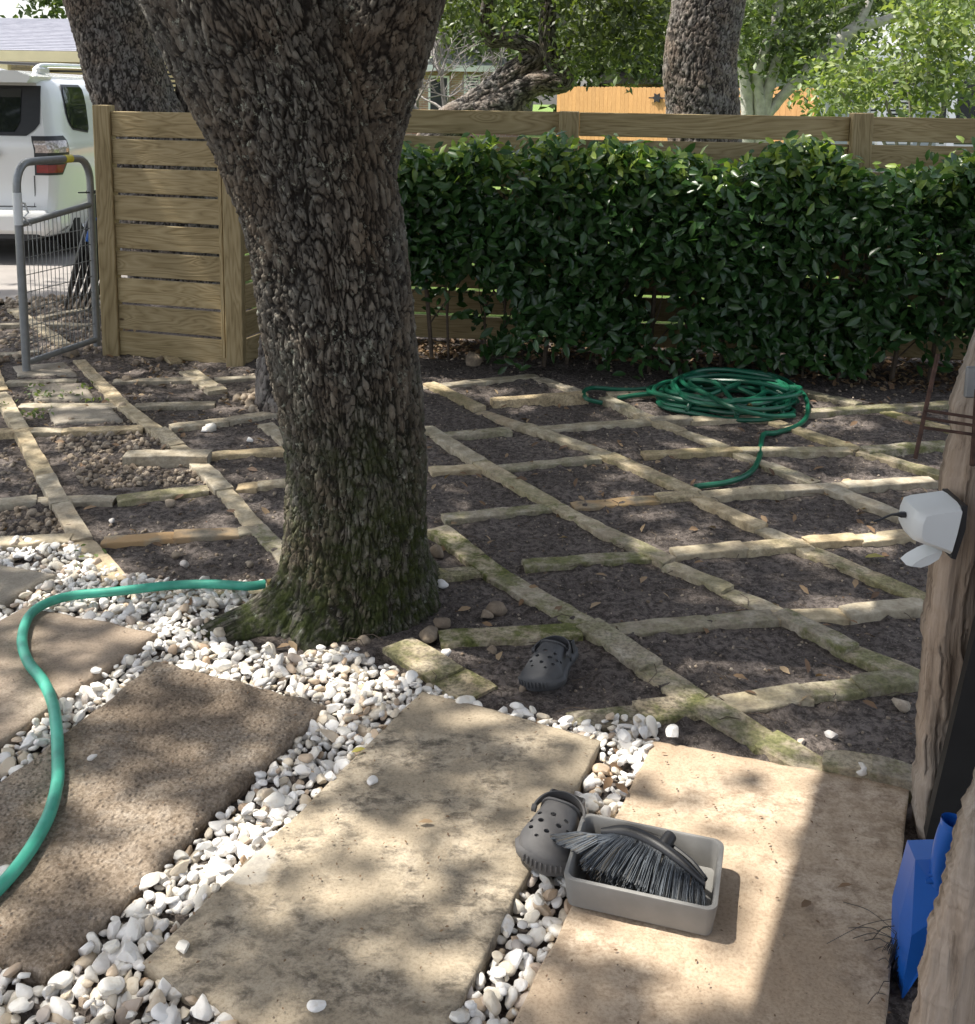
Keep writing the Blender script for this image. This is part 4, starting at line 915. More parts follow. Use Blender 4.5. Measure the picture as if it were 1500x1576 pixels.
# ------------------------------------------------------------------ timber fences
PITCH_B, BH = .1575, .14
def board_mesh(L, h=BH, t=.022):
    m_ = MB(); m_.box((0, 0, 0), (L, t, h), bev=.003); me = m_.mesh('board'); me.materials.append(M['pine']); return me
def post_mesh(h, w=.095):
    # grain runs along local x, so the post mesh is built lying and stood up by its rotation
    m_ = MB(); m_.box((h/2-.15, 0, 0), (h+.3, w, w), bev=.004); me = m_.mesh('post'); me.materials.append(M['pine']); return me
def fence_run(parent, A, B, nb=9, top=1.415, offs=0.0, jitter=.003, slack=.004, span=None, toplow=0.0):
    A, B = np.array(A), np.array(B); L = np.linalg.norm(B-A); yaw = math.atan2(B[1]-A[1], B[0]-A[0])
    me = board_mesh(L-slack)
    n = np.array([-math.sin(yaw), math.cos(yaw)])
    for k in range(nb):
        z = top-BH/2-k*PITCH_B-.012; c = (A+B)/2+n*offs
        o = link('board', me, None, parent, loc=(c[0], c[1], z+random.uniform(-jitter, jitter)), rot=(random.uniform(-.02, .02), random.uniform(-.003, .003), yaw+random.choice((0, math.pi))))
def fence_post(parent, A, h=1.42, w=.095, yaw=0.0, pm_={}):
    k = (h, w)
    if k not in pm_: pm_[k] = post_mesh(h, w)
    return link('post', pm_[k], None, parent, loc=(A[0], A[1], 0), rot=(0, -math.pi/2, yaw))
g1 = G(170, 546); g2 = G(361, 564)
A1, A2 = g1[:2]+np.array([0, .05]), g2[:2]+np.array([0, .05])
yaw1 = math.atan2(A2[1]-A1[1], A2[0]-A1[0])
fs = tag(empty('slatted_fence'), 'short section of honey coloured slatted timber fence beside the metal gate', 'fence')
d = (A2-A1)/np.linalg.norm(A2-A1)
fence_run(fs, A1+d*.05, A2-d*.055, top=1.405)
fence_post(fs, A1, 1.425); fence_post(fs, A2, 1.43)
cl = MB(); cl.box((0, 0, 0), (1.36, .03, .022), bev=.002); cl = cl.mesh('cleat'); cl.materials.append(M['pine'])
link('cleat', cl, None, fs, loc=(*(A2-d*.066+np.array([0, -.028])), .72), rot=(0, -math.pi/2, yaw1))
ff = tag(empty('slatted_fence'), 'long slatted timber fence running behind the hedge', 'fence')
fence_run(ff, A2+np.array([.04, .03]), FENCE_A-np.array([.03, .04]), top=1.405)
fd = (FENCE_B-FENCE_A)/np.linalg.norm(FENCE_B-FENCE_A)
def on_fence(px):                                           # where the fence line crosses the view direction of a column
    r = ray(px, 170); r = r[:2]/np.linalg.norm(r[:2]); return seg_hit((0, 0), r, FENCE_A, FENCE_B)[:2]
posts = [FENCE_A, on_fence(876), on_fence(1326), on_fence(1326)+fd*1.85]
nrm_f = np.array([-fd[1], fd[0]])
for k, p in enumerate(posts): fence_post(ff, p, 1.424 if k != 2 else 1.442, .115, math.atan2(fd[1], fd[0]))
for k in range(3): fence_run(ff, posts[k]+fd*.058+nrm_f*.02, posts[k+1]-fd*.058+nrm_f*.02, top=1.432)

# ------------------------------------------------------------------ hedge
hedge = tag(empty('hedge', (1.3, 6.0, 0)), 'dense dark glossy green hedge in front of the slatted fence', 'hedge')
HA, HB = np.array([-.66, 6.12]), np.array([3.6, 5.50]); hd = (HB-HA)/np.linalg.norm(HB-HA); hn = np.array([-hd[1], hd[0]]); HL = np.linalg.norm(HB-HA)
def hedge_pts(n_cl, per, spread):
    u = rng.uniform(0, HL, n_cl); z = rng.uniform(.12, 1.24, n_cl)**1.0; side = rng.normal(0, 1, n_cl)
    w = .33*(1-.25*np.abs(z-.8))
    tops = 1.07+.36*(fbm(np.column_stack([u*2.6, 0*u, 0*u]), 3, 91)-.35)+rng.uniform(-.05, .08, n_cl)
    z = np.where(rng.random(n_cl) < .28, tops-rng.exponential(.05, n_cl), z*tops/1.2)
    off = np.where(rng.random(n_cl) < .62, -w*rng.uniform(.72, 1.08, n_cl), rng.uniform(-w, w))
    off = off+(fbm(np.column_stack([u*2.6, z*2.6, 0*u]), 2, 33)-.5)*.22
    dens = fbm(np.column_stack([u*2.4, z*2.8, 0*u]), 3, 71)
    keep = (dens > .38+.12*(z < .55)+.09*(z < .28)) | (rng.random(n_cl) < .12)
    keep |= (u > 2.7) & (z > .3) & (rng.random(n_cl) < .5)
    keep &= ~((z < .45) & (np.abs(u-.42) < .34) & (rng.random(n_cl) < .75))
    u, z, off = u[keep], z[keep], off[keep]
    c = np.column_stack([HA[0]+hd[0]*u+hn[0]*off, HA[1]+hd[1]*u+hn[1]*off, z]); m = rng.poisson(per, len(c))+2
    P = np.repeat(c, m, 0); outw = np.repeat(np.column_stack([-hn[0]*np.ones(len(c)), -hn[1]*np.ones(len(c)), 0*u]), m, 0)
    P = P+rng.normal(size=P.shape)*spread*np.array([1, 1, .8]); return P, outw
P, ow = hedge_pts(5600, 7, .045)
P[:, 2] = np.maximum(P[:, 2], .02)
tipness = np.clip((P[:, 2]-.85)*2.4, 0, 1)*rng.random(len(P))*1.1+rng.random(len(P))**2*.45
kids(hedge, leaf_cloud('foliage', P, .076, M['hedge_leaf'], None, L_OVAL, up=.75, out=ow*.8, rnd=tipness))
lm = mesh_np('leaf', L_OVAL[0], L_OVAL[1]); lm.materials.append(M['hedge_leaf']); at = lm.attributes.new('rnd', 'FLOAT', 'POINT'); at.data.foreach_set('value', np.full(8, .42, dtype=np.float32))
for k in range(300):
    u = random.uniform(.05, 3.5); z = random.uniform(.55, 1.2); off = -.36+random.uniform(-.05, .03)
    o = link('leaf', lm, None, None, loc=(HA[0]+hd[0]*u+hn[0]*off, HA[1]+hd[1]*u+hn[1]*off, z), rot=(random.gauss(.6, .5), random.gauss(0, .5), random.uniform(0, 6.28)))
    s_ = random.uniform(.065, .095); o.scale = (s_, s_, s_); kids(hedge, o)
for k in range(26):
    u = .15+k*.165+random.uniform(-.05, .05); c = HA+hd*u+hn*random.uniform(-.08, .1); m_ = MB()
    top = random.uniform(.75, 1.05); lean = random.uniform(-.12, .12)
    m_.tube(resample(np.array([(c[0], c[1], -.02), (c[0]+lean*.3, c[1], top*.35), (c[0]+lean, c[1]+.03, top)]), .08), random.uniform(.006, .014), 6)
    for q_ in range(5):
        zz = random.uniform(.1, .7)*top; a = random.uniform(0, 6.28); m_.tube([(c[0]+lean*zz, c[1], zz), (c[0]+lean*zz+math.cos(a)*.1, c[1]+math.sin(a)*.1, zz+.12), (c[0]+lean*zz+math.cos(a)*.16, c[1]+math.sin(a)*.17, zz+.26)], [.005, .004, .002], 5)
    kids(hedge, m_.build('stem', M['stem'], None, True))
# litter under the hedge and over the soil
def litter(name, regions, size, mat, **kw):
    Cs = []
    for poly, n in regions:
        Pp = [G(*p) for p in poly]; xs = [p[0] for p in Pp]; ys = [p[1] for p in Pp]
        x = rng.uniform(min(xs), max(xs), n*4); y = rng.uniform(min(ys), max(ys), n*4); ok = inpoly(x, y, Pp); x, y = x[ok][:n], y[ok][:n]
        Cs.append(np.column_stack([x, y, soil_height(x, y)+rng.uniform(.004, .02, len(x))]))
    return leaf_cloud(name, np.vstack(Cs), size, mat, None, L_OVAL, up=1.6, **kw)
litter('leaf_litter', [([(640, 520), (1500, 545), (1500, 612), (1250, 590), (1000, 560), (640, 550)], 1500), ([(640, 532), (700, 528), (700, 556), (640, 556)], 90), ([(640, 590), (1440, 620), (1400, 1120), (700, 1020)], 170), ([(0, 480), (400, 540), (430, 850), (0, 850)], 150)], .042, M['dead_leaf'])
litter('leaf_litter', [([(150, 880), (640, 1060), (420, 1010), (330, 1000)], 16), ([(880, 1200), (960, 1150), (940, 1240)], 4), ([(560, 1120), (600, 1060), (480, 1180)], 10)], .045, M['dead_leaf'])
m_ = MB()
for k in range(260):
    p = G(random.uniform(0, 1420), random.uniform(560, 1120)); a = random.uniform(0, 3.14); L = random.uniform(.02, .11); z = float(soil_height(np.array([p[0]]), np.array([p[1]]))[0])+.008
    m_.tube([(p[0], p[1], z), (p[0]+math.cos(a)*L*.5, p[1]+math.sin(a)*L*.5, z+random.uniform(0, .006)), (p[0]+math.cos(a+.3)*L, p[1]+math.sin(a+.3)*L, z)], .0013, 4)
tag(m_.build('twigs', M['stem'], None), kind='stuff')
for x, y, s_, mt, lb in ((1346, 857, .07, 'palm_leaf', 'curled yellow leaf on the soil below the white lamp'), (1316, 898, .045, 'dead_leaf', 'pale round dead leaf on soil beside the mossy strip under the yellow leaf'), (551, 1152, .034, 'palm_leaf', 'yellowish leaf on the upper part of the tan slab'), (655, 1262, .032, 'dead_leaf', 'reddish brown leaf in the middle of the tan slab'), (1300, 1360, .028, 'dead_leaf', 'small red brown leaf in the shade of the peach slab'), (1241, 1388, .034, 'dead_leaf', 'curled thin leaf on the peach slab right of the tray'), (956, 1210, .045, 'dead_leaf', 'orange brown leaf on the pebbles between the two big slabs'), (925, 885, .04, 'dead_leaf', 'tan leaf on the dark soil in the central cell'), (990, 892, .05, 'dead_leaf', 'slim brown leaf in the central cell right of the tan one')):
    on = y > 1130; P_ = G(x, y, .045 if on else .018); me = mesh_np('leaf', L_OVAL[0], L_OVAL[1], False, {'rnd': np.full(8, .75 if 'yellow' in lb or 'tan' in lb or 'pale' in lb else .35)})
    o = link('leaf', me, M[mt], None, loc=(P_[0], P_[1], .042 if on else .02), rot=(random.uniform(-.2, .2), random.uniform(-.2, .2), random.uniform(0, 6))); o.scale = (s_,)*3; tag(o, lb, 'leaf')
# bits of bark, seed husks and grit lying on the slabs
Cb = []
for k, s_ in enumerate(slabs):
    n = (10, 40, 90, 130, 110)[k]; u = rng.random(n); w = rng.random(n); c = [np.array(q[:2]) for q in s_]
    xy = c[0]*((1-u)*(1-w))[:, None]+c[1]*(u*(1-w))[:, None]+c[2]*(u*w)[:, None]+c[3]*((1-u)*w)[:, None]; Cb.append(np.column_stack([xy, np.full(n, .0375)]))
leaf_cloud('slab_debris', np.vstack(Cb), .008, M['dead_leaf'], None, L_DIA, up=3.0, rnd=rng.random(sum(len(c) for c in Cb))*.5)
C = np.vstack(Cb); C = C[rng.random(len(C)) < .45]+rng.normal(0, .03, (1, 3))*np.array([1, 1, 0]); tag(scatter('slab_grit', C, rng.uniform(.002, .006, len(C)), M['rock'], RV, None, .4), kind='stuff')
# weeds by the gate
m_ = MB(); Cw = []
for x, y, n in ((66, 612, 26), (100, 612, 12), (145, 622, 14), (60, 640, 26), (60, 600, 10), (5, 630, 14), (120, 860, 8), (132, 600, 10)):
    p = G(x, y); Cw.append(p+rng.normal(size=(n, 3))*np.array([.035, .035, .006])+np.array([0, 0, .022]))
leaf_cloud('weeds', np.vstack(Cw), .028, M['bright_leaf'], None, L_OVAL, up=1.0)

# ------------------------------------------------------------------ metal gate
gate = tag(empty('metal_gate'), 'grey tubular metal gate with wire mesh and arched top, standing ajar', 'gate')
ga, gb = G(41, 574), G(150, 540); ga[2] = gb[2] = 0
def gp(t, z): p = ga+(gb-ga)*t; return np.array([p[0], p[1], z])
arc = [gp(0, .0), gp(0, .5), gp(0, .96)]+[gp(.16*(1-math.cos(a)), .99+.135*math.sin(a)) for a in np.linspace(.2, 1.57, 6)]+[gp(.3, 1.128), gp(.7, 1.128)]+[gp(1-.16*(1-math.cos(a)), .99+.135*math.sin(a)) for a in np.linspace(1.57, .2, 6)]+[gp(1, .96), gp(1, .5), gp(1, .03)]
m_ = MB(); m_.tube(np.array(arc), .021, 12); kids(gate, m_.build('frame', M['galv'], None, True))
for z0, z1 in ((.80, .86), (.055, .07)):
    m_ = MB(); m_.tube([gp(0, z0), gp(1, z1)], .017, 10); kids(gate, m_.build('rail', M['galv'], None, True))
wires = MB()
for k in range(1, 18): t_ = k/18; wires.tube([gp(t_, .06), gp(t_, .82+.04*t_)], .0022, 4, False)
wm = wires.build('upright_wires', M['galv'], None); wm['kind'] = 'stuff'; kids(gate, wm)
for k in range(7):
    z = .155+k*.093; m_ = MB(); m_.tube([gp(0, z), gp(1, z+.012)], .0026, 5, False); kids(gate, m_.build('wire', M['galv'], None))
m_ = MB(); m_.tube([gp(0, .80), gp(0, .97)], .0235, 12); kids(gate, m_.build('white_tag', M['white_plastic'], None, True))
m_ = MB(); m_.tube([gp(.64, 1.128), gp(.74, 1.128)], .0225, 12); kids(gate, m_.build('yellow_sticker', M['yellow'], None, True))
m_ = MB(); m_.tube([gp(.03, .92)+[.01, -.02, 0], gp(.12, .90)+[.0, -.03, .01], gp(.16, .86)+[0, -.03, 0], gp(.10, .84)+[0, -.03, 0], gp(.18, .79)+[0, -.03, 0]], .006, 6); kids(gate, m_.build('latch_hook', M['white_plastic'], None, True))
m_ = MB(); m_.box(gp(1.02, .93), (.06, .03, .02), bev=.003); m_.tube([gp(1.0, .93)+[0, -.02, 0], gp(.85, .93)+[0, -.03, .006]], .004, 5); kids(gate, m_.build('latch', M['black'], None))
# dark folded bundle behind the gate
bundle = tag(empty('tool_bundle'), 'dark folded tool bundle with a blue strap leaning behind the gate beside the fence post', 'bundle')
m_ = MB(); c0 = V(148, 300, 6.9); c1 = V(128, 400, 6.8); c2 = V(104, 476, 6.7)
for k in range(5): m_.tube(resample(np.array([c0+[.0, .02*k, 0], c1+[.035*k-.03, .02*k, -.02*k], G(100+9*k, 478)]), .1), [.012+.01*math.sin(q/9*3.14) for q in range(len(resample(np.array([c0+[.0, .02*k, 0], c1+[.035*k-.03, .02*k, -.02*k], G(100+9*k, 478)]), .1)))], 7)
kids(bundle, m_.build('cover', M['black'], None, True))
m_ = MB(); m_.tube(resample(np.array([V(147, 335, 6.78), V(139, 352, 6.75), V(133, 372, 6.72)]), .04), .012, 6); kids(bundle, m_.build('strap', M['blue'], None, True))

# ------------------------------------------------------------------ white SUV
car = tag(empty('parked_car', (0, 0, 0)), 'white sport utility vehicle seen from the rear, parked on the driveway behind the gate', 'car')
CY, CX = 9.35, -4.72                                        # rear face, centre line
def hw(z, y):                                               # half width of the body
    w = np.interp(z, [.20, .28, .45, .75, .98, 1.06, 1.15, 1.35, 1.52, 1.60, 1.645], [.86, .91, .935, .955, .955, .925, .90, .855, .80, .70, .45])
    tail = np.interp(y, [0, .05, .16, .4], [.90, .955, .985, 1.0]); return w*tail
def rear_y(z): return np.interp(z, [.2, .42, .5, .62, 1.02, 1.10, 1.5, 1.64], [.02, 0.0, .05, .055, .06, .10, .26, .34])
zs = np.array([.20, .24, .34, .42, .46, .60, .75, .90, .98, 1.03, 1.07, 1.12, 1.25, 1.38, 1.48, 1.55, 1.60, 1.63, 1.645])
ys = np.array([0, .015, .05, .10, .2, .4, .8, 1.2, 1.8, 2.4, 3.0, 3.4])
v, f = [], []
for y in ys:
    ring = [(-hw(z, y), z) for z in zs]+[(hw(z, y), z) for z in zs[::-1]]
    for x, z in ring: v.append((CX+x, CY+y+rear_y(z), z))
m = 2*len(zs); ny_ = len(ys)
f = [[a*m+c, a*m+(c+1) % m, (a+1)*m+(c+1) % m, (a+1)*m+c] for a in range(ny_-1) for c in range(m)]
for c in range(len(zs)-1): f.append([c, m-1-c, m-2-c, c+1][::-1])
f.append([(ny_-1)*m+c for c in range(m)])
bonnet = MB(); bonnet.add(v, f); bonnet.box((CX, CY+4.1, .66), (1.82, 1.3, .62), bev=.08)
body = link('body', bonnet.mesh('body', True), M['car_white'], car)
def side_pt(y, z, e=.004): return (CX+hw(z, y)+e, CY+y+rear_y(z), z)
def patch_side(poly, n, e=.006):
    """polygon (y,z) on the curved right flank, filled by rows"""
    zz = sorted(p[1] for p in poly); z0, z1 = zz[0], zz[-1]; v, f = [], []
    for r_ in range(n+1):
        z = z0+(z1-z0)*r_/n; z = min(max(z, z0+1e-4), z1-1e-4); xs = []
        for i in range(len(poly)):
            (a, b_), (c, d_) = poly[i], poly[(i+1) % len(poly)]
            if (b_ > z) != (d_ > z): xs.append(a+(c-a)*(z-b_)/(d_-b_))
        y0, y1 = min(xs), max(xs)
        for q_ in range(7): v.append(side_pt(y0+(y1-y0)*q_/6, z, e))
    for r_ in range(n):
        for q_ in range(6): f.append([r_*7+q_, r_*7+q_+1, (r_+1)*7+q_+1, (r_+1)*7+q_])
    return v, f
def patch_rear(poly, n, e=.008, m=10):
    zz = [p[1] for p in poly]; z0, z1 = min(zz), max(zz); v, f = [], []
    for r_ in range(n+1):
        z = min(max(z0+(z1-z0)*r_/n, z0+1e-4), z1-1e-4); xs = []
        for i in range(len(poly)):
            (a, b_), (c, d_) = poly[i], poly[(i+1) % len(poly)]
            if (b_ > z) != (d_ > z): xs.append(a+(c-a)*(z-b_)/(d_-b_))
        for q_ in range(m+1): v.append((CX+min(xs)+(max(xs)-min(xs))*q_/m, CY+rear_y(z)-e, z))
    for r_ in range(n):
        for q_ in range(m): f.append([r_*(m+1)+q_, r_*(m+1)+q_+1, (r_+1)*(m+1)+q_+1, (r_+1)*(m+1)+q_])
    return v, f
def part(name, vf, mat, par=car, smooth=True): m_ = MB(); m_.add(*vf); return m_.build(name, mat, par, smooth)
rg = [(-.72, 1.10), (.64, 1.10), (.745, 1.19), (.715, 1.50), (-.715, 1.50), (-.80, 1.19)]
part('window_frame', patch_rear([(-.76, 1.085), (.67, 1.085), (.775, 1.17), (.745, 1.52), (-.745, 1.52), (-.83, 1.17)], 8, .006), M['black'])
part('rear_window', patch_rear([(-.68, 1.12), (.56, 1.12), (.60, 1.20), (.58, 1.49), (-.69, 1.49)], 8, .012), M['glass'])
qw = [(.32, 1.28), (.36, 1.19), (.46, 1.12), (.76, 1.11), (.80, 1.15), (.79, 1.47), (.74, 1.515), (.34, 1.515), (.31, 1.47)]
part('window_frame', patch_side([(a+(a-.6)*.07, b_+(b_-1.3)*.10) for a, b_ in qw], 12, .004), M['black'])
part('side_window', patch_side(qw, 12, .009), M['glass'])
for y0 in (1.06, 2.0): part('side_window', patch_side([(y0+.04, 1.11), (y0+.8, 1.10), (y0+.8, 1.5), (y0+.06, 1.5)], 8, .008), M['glass'])
# spoiler lip, roof rack
m_ = MB(); m_.prism([(-.70, 1.545), (.70, 1.545), (.735, 1.60), (.60, 1.648), (-.60, 1.648), (-.735, 1.60)], .46, (CX, CY+.08, 0), (1, 0, 0), (0, 0, 1), (0, 1, 0)); sp = m_.build('spoiler', M['car_white'], car, True)
for s_ in (-1, 1):
    rk = MB(); rk.tube(resample(np.array([(CX+s_*.63, CY+.42, 1.62), (CX+s_*.63, CY+.50, 1.69), (CX+s_*.63, CY+.8, 1.71), (CX+s_*.62, CY+2.0, 1.72), (CX+s_*.62, CY+2.9, 1.66)]), .12), .022, 8)
    rr_ = rk.build('roof_rail', M['car_white'], car, True)
    fm = MB(); fm.box((CX+s_*.63, CY+.56, 1.655), (.07, .24, .075), bev=.02); fm.build('rail_foot', M['car_white'], rr_, True)
m_ = MB(); m_.tube([(CX-.63, CY+.75, 1.715), (CX, CY+.75, 1.735), (CX+.63, CY+.75, 1.715)], .014, 8); m_.build('cross_bar', M['black'], car, True)
# lamps (wrap round the corner)
def lamp_geo(z0, z1, w_r, w_s, e):
    v, f = [], []; n = 8
    for r_ in range(n+1):
        z = z0+(z1-z0)*r_/n; row = []
        edge = hw(z, 0)
        for q_ in range(5): row.append((CX+edge-w_r+(w_r)*q_/4+e*.3*(q_ == 4), CY+rear_y(z)-e, z))
        for q_ in range(1, 6): y = w_s*q_/5*np.interp(z, [.74, .80, .90, 1.04, 1.09], [.45, .62, .95, 1.0, .7]); row.append((CX+hw(z, y)+e, CY+y+rear_y(z), z))
        v += row
    k = 10
    for r_ in range(n):
        for q_ in range(k-1): f.append([r_*k+q_, r_*k+q_+1, (r_+1)*k+q_+1, (r_+1)*k+q_])
    return v, f
tl = part('tail_lamp', lamp_geo(.745, 1.085, .115, .25, .010), M['black']); part('clear_lens', lamp_geo(.94, 1.045, .10, .22, .018), M['lamp_clear'], tl); part('red_lens', lamp_geo(.765, .835, .095, .20, .018), M['lamp_red'], tl); part('red_lens', lamp_geo(.85, .90, .09, .20, .016), M['lamp_red'], tl)
# tailgate seams, bumper, emblem, number plate recess
m_ = MB()
for x in (.755,): m_.tube([(CX+x-.02, CY+rear_y(z)-.004, z) for z in np.linspace(.47, .74, 5)], .004, 5)
m_.tube([(CX-.75, CY+rear_y(.47)-.002, .47), (CX+.75, CY+rear_y(.47)-.002, .47)], .006, 5); m_.build('tailgate_seam', M['black'], car)
m_ = MB(); m_.box((CX, CY-.035, .335), (1.80, .15, .22), bev=.05); m_.box((CX, CY+.16, .335), (1.90, .30, .20), bev=.05); bp = m_.build('bumper', M['car_white'], car, True)
m_ = MB(); m_.box((CX, CY-.02, .215), (1.62, .12, .06), bev=.015); m_.build('valance', M['black'], bp)
m_ = MB(); m_.prism([(-.012, 0), (.02, .03), (.035, -.02), (.0, -.05)], .012, (CX+.42, CY+.035, .94), (1, 0, 0), (0, 0, 1), (0, -1, 0)); m_.tube([(CX+.34, CY+.03, .99), (CX+.43, CY+.03, .93), (CX+.35, CY+.03, .88)], .009, 6); m_.build('emblem', M['chrome'], car)
m_ = MB(); m_.box((CX, CY+1.6, .30), (1.55, 3.0, .22)); m_.tube([(CX+.2, CY+.1, .18), (CX+.2, CY+1.0, .2)], .05, 10); m_.tube([(CX-.75, CY+.55, .16), (CX+.75, CY+.55, .16)], .06, 10); m_.build('underbody', M['black'], car)
for sx in (-.80, .80):
    for yy in (.78, 3.75):
        w_ = MB(); pv, pf = revolve([(.19, -.11), (.33, -.115), (.375, -.08), (.38, 0), (.375, .08), (.33, .115), (.19, .11)], 30)
        w_.add([(CX+sx+q[2], CY+yy+q[0], .375+q[1]) for q in pv], pf); wh = w_.build('wheel', M['tyre'], car, True)
        w_ = MB(); pv, pf = revolve([(.0, .06), (.06, .07), (.17, .03), (.195, .10), (.20, -.1)], 24); w_.add([(CX+sx+math.copysign(1, sx)*q[2], CY+yy+q[0], .375+q[1]) for q in pv], pf); w_.build('rim', M['chrome'], wh, True)
car.location = (0, 0, .02)

# ------------------------------------------------------------------ neighbouring houses
def house(name, label, x0, x1, y0, y1, eave, ridge, wall, roofm, trim, over=.6, wins=(), posts=(), hip=1.5):
    h = tag(empty(name, ((x0+x1)/2, (y0+y1)/2, 0)), label, 'house')
    m_ = MB(); m_.box(((x0+x1)/2, (y0+y1)/2, eave/2-.1), (x1-x0, y1-y0, eave+.2)); kids(h, m_.build('wall', wall, None))
    a, b_, c, d = x0-over, x1+over, y0-over, y1+over; ym = (c+d)/2
    r_ = MB(); v = [(a, c, eave), (b_, c, eave), (b_, d, eave), (a, d, eave), (a+hip, ym, ridge), (b_-hip, ym, ridge), (a, c, eave+.02)]
    # courses of shingles as shallow steps
    n = 24
    for k in range(n):
        for sgn, yy in ((1, c), (-1, d)):
            t0, t1 = k/n, (k+1)/n; z0 = eave+(ridge-eave)*t0+.02; z1 = eave+(ridge-eave)*t1+.018
            r_.add([(a+hip*t0, yy+(ym-yy)*t0, z0+.006), (b_-hip*t0, yy+(ym-yy)*t0, z0+.006), (b_-hip*t1, yy+(ym-yy)*t1, z1), (a+hip*t1, yy+(ym-yy)*t1, z1), (a+hip*t0, yy+(ym-yy)*t0, z0-.02), (b_-hip*t0, yy+(ym-yy)*t0, z0-.02)], [[0, 1, 2, 3][::sgn], [4, 5, 1, 0][::sgn]])
    r_.add([v[0], v[3], v[4]], [[0, 1, 2]]); r_.add([v[1], v[5], v[2]], [[0, 1, 2]])
    rf = r_.build('roof', roofm, None); kids(h, rf)
    t = MB(); t.box(((a+b_)/2, c-.01, eave-.09), (b_-a, .05, .20)); t.box(((a+b_)/2, (c+y0)/2, eave-.16), (b_-a-.1, y0-c, .04)); kids(h, t.build('fascia', trim, None))
    for (wx, wz, ww, wh_, kind) in wins:
        w_ = MB(); w_.box((wx, y0-.03, wz), (ww+.14, .06, wh_+.14)); wo_ = w_.build('window', trim, None); kids(h, wo_)
        g_ = MB(); g_.box((wx, y0-.068, wz), (ww, .02, wh_)); gg = g_.build('pane', M['house_glass'], wo_); gg.matrix_parent_inverse = Matrix.Identity(4)
        if kind:
            b2 = MB()
            for q_ in range(int(wh_/.09)): b2.box((wx, y0-.085, wz-wh_/2+.05+q_*.09), (ww, .012, .045))
            b2.build('slat', trim, wo_)
    for px_ in posts:
        p_ = MB(); p_.box((px_, c+.12, (eave-.18)/2), (.16, .16, eave-.18)); kids(h, p_.build('porch_post', trim, None))
    return h
hl = V(12, 85, 21.0)
house('brick_house', 'cream brick house with grey shingle roof and yellow trim at the left', -16, -5.6, 22.5, 30, 2.24, 3.18, M['brick_cream'], M['shingle'], M['cream'], 1.4, [(-6.75, 1.35, .7, 1.5, 1), (-8.9, 1.5, 1.0, 1.2, 1), (-11.3, 1.5, 1.2, 1.2, 0)], posts=(-9.45,), hip=2.5)
house('brick_house', 'red brick house glimpsed between the big oak and the bare grey tree', -4.0, 1.0, 36, 42, 2.5, 4.0, M['brick_red'], M['shingle_pale'], M['white_paint'], .5, [(-1.7, 1.5, .55, 1.2, 0), (-.6, 1.6, .4, 1.1, 1)], hip=1.5)
house('pale_house', 'pale grey house with white porch posts behind the bright shrub at the right', 8.1, 22, 26, 36, 2.62, 3.75, M['siding'], M['shingle_pale'], M['white_paint'], 1.2, [(9.6, 1.3, 1.0, 1.4, 1), (11.6, 1.3, 1.6, 1.5, 0), (13.6, 1.2, 1.2, 1.8, 0)], posts=(9.0, 10.6, 12.2), hip=1.2)
# dark roofed shed beyond the orange fence
house('shed', 'small dark roofed building just above the orange fence', 3.6, 6.4, 33, 36, 2.15, 2.5, M['brick_red'], M['shingle_dark'], M['shingle_dark'], .3, (), hip=.6)
# orange picket fence
of = tag(empty('picket_fence', (4, 27, 0)), 'new orange cedar picket fence across the street with dark round emblem', 'fence')
def picket_mesh(w=.142, h=1.83, t=.018, c=.03):
    # lying along x so that the grain runs up the picket
    m_ = MB(); m_.prism([(0, -w/2), (h-c, -w/2), (h, -w/2+c), (h, w/2-c), (h-c, w/2), (0, w/2)], t, (0, 0, 0), (1, 0, 0), (0, 1, 0), (0, 0, 1)); me = m_.mesh('picket'); me.materials.append(M['cedar']); return me
pk = picket_mesh(); PA, PB = V(860, 140, 29.7)[:2], V(1262, 140, 23.5)[:2]
PL = np.linalg.norm(PB-PA); PD = (PB-PA)/PL; PN = np.array([PD[1], -PD[0]]); pyaw = math.atan2(PD[1], PD[0])
n = int(PL/.147)
for k in range(n):
    c = PA+PD*k*.147; o = link('picket', pk, None, None, loc=(c[0], c[1], -.02+random.uniform(-.015, .015)))
    o.rotation_euler = (Matrix.Rotation(pyaw, 3, 'Z') @ Matrix(((0, 1, 0), (0, 0, 1), (1, 0, 0)))).to_euler(); kids(of, o)
for z in (.4, 1.0, 1.55):
    m_ = MB(); c = (PA+PB)/2-PN*.05; m_.box((c[0], c[1], z), (PL, .04, .09), rotz(pyaw)); kids(of, m_.build('rail', M['cedar'], None))
r_ = ray(1013, 151); e_ = seg_hit((0, 0), r_[:2], PA, PB)[:2]; pe = np.array([e_[0], e_[1], EYE+r_[2]*e_[1]/r_[1]])+np.array([PN[0], PN[1], 0])*.04
ax_ = (PD[0], PD[1], 0); an_ = (PN[0], PN[1], 0)
m_ = MB(); m_.prism([(.17*math.cos(a)*(1 if k % 2 == 0 else .55), .13*math.sin(a)*(1 if k % 2 == 0 else .6)) for k, a in enumerate(np.linspace(0, 2*math.pi, 12, endpoint=False))], .03, pe, ax_, (0, 0, 1), an_)
m_.prism([(-.27, -.016), (.27, -.016), (.27, .016), (-.27, .016)], .02, pe, ax_, (0, 0, 1), an_); kids(of, m_.build('emblem', M['black'], None))

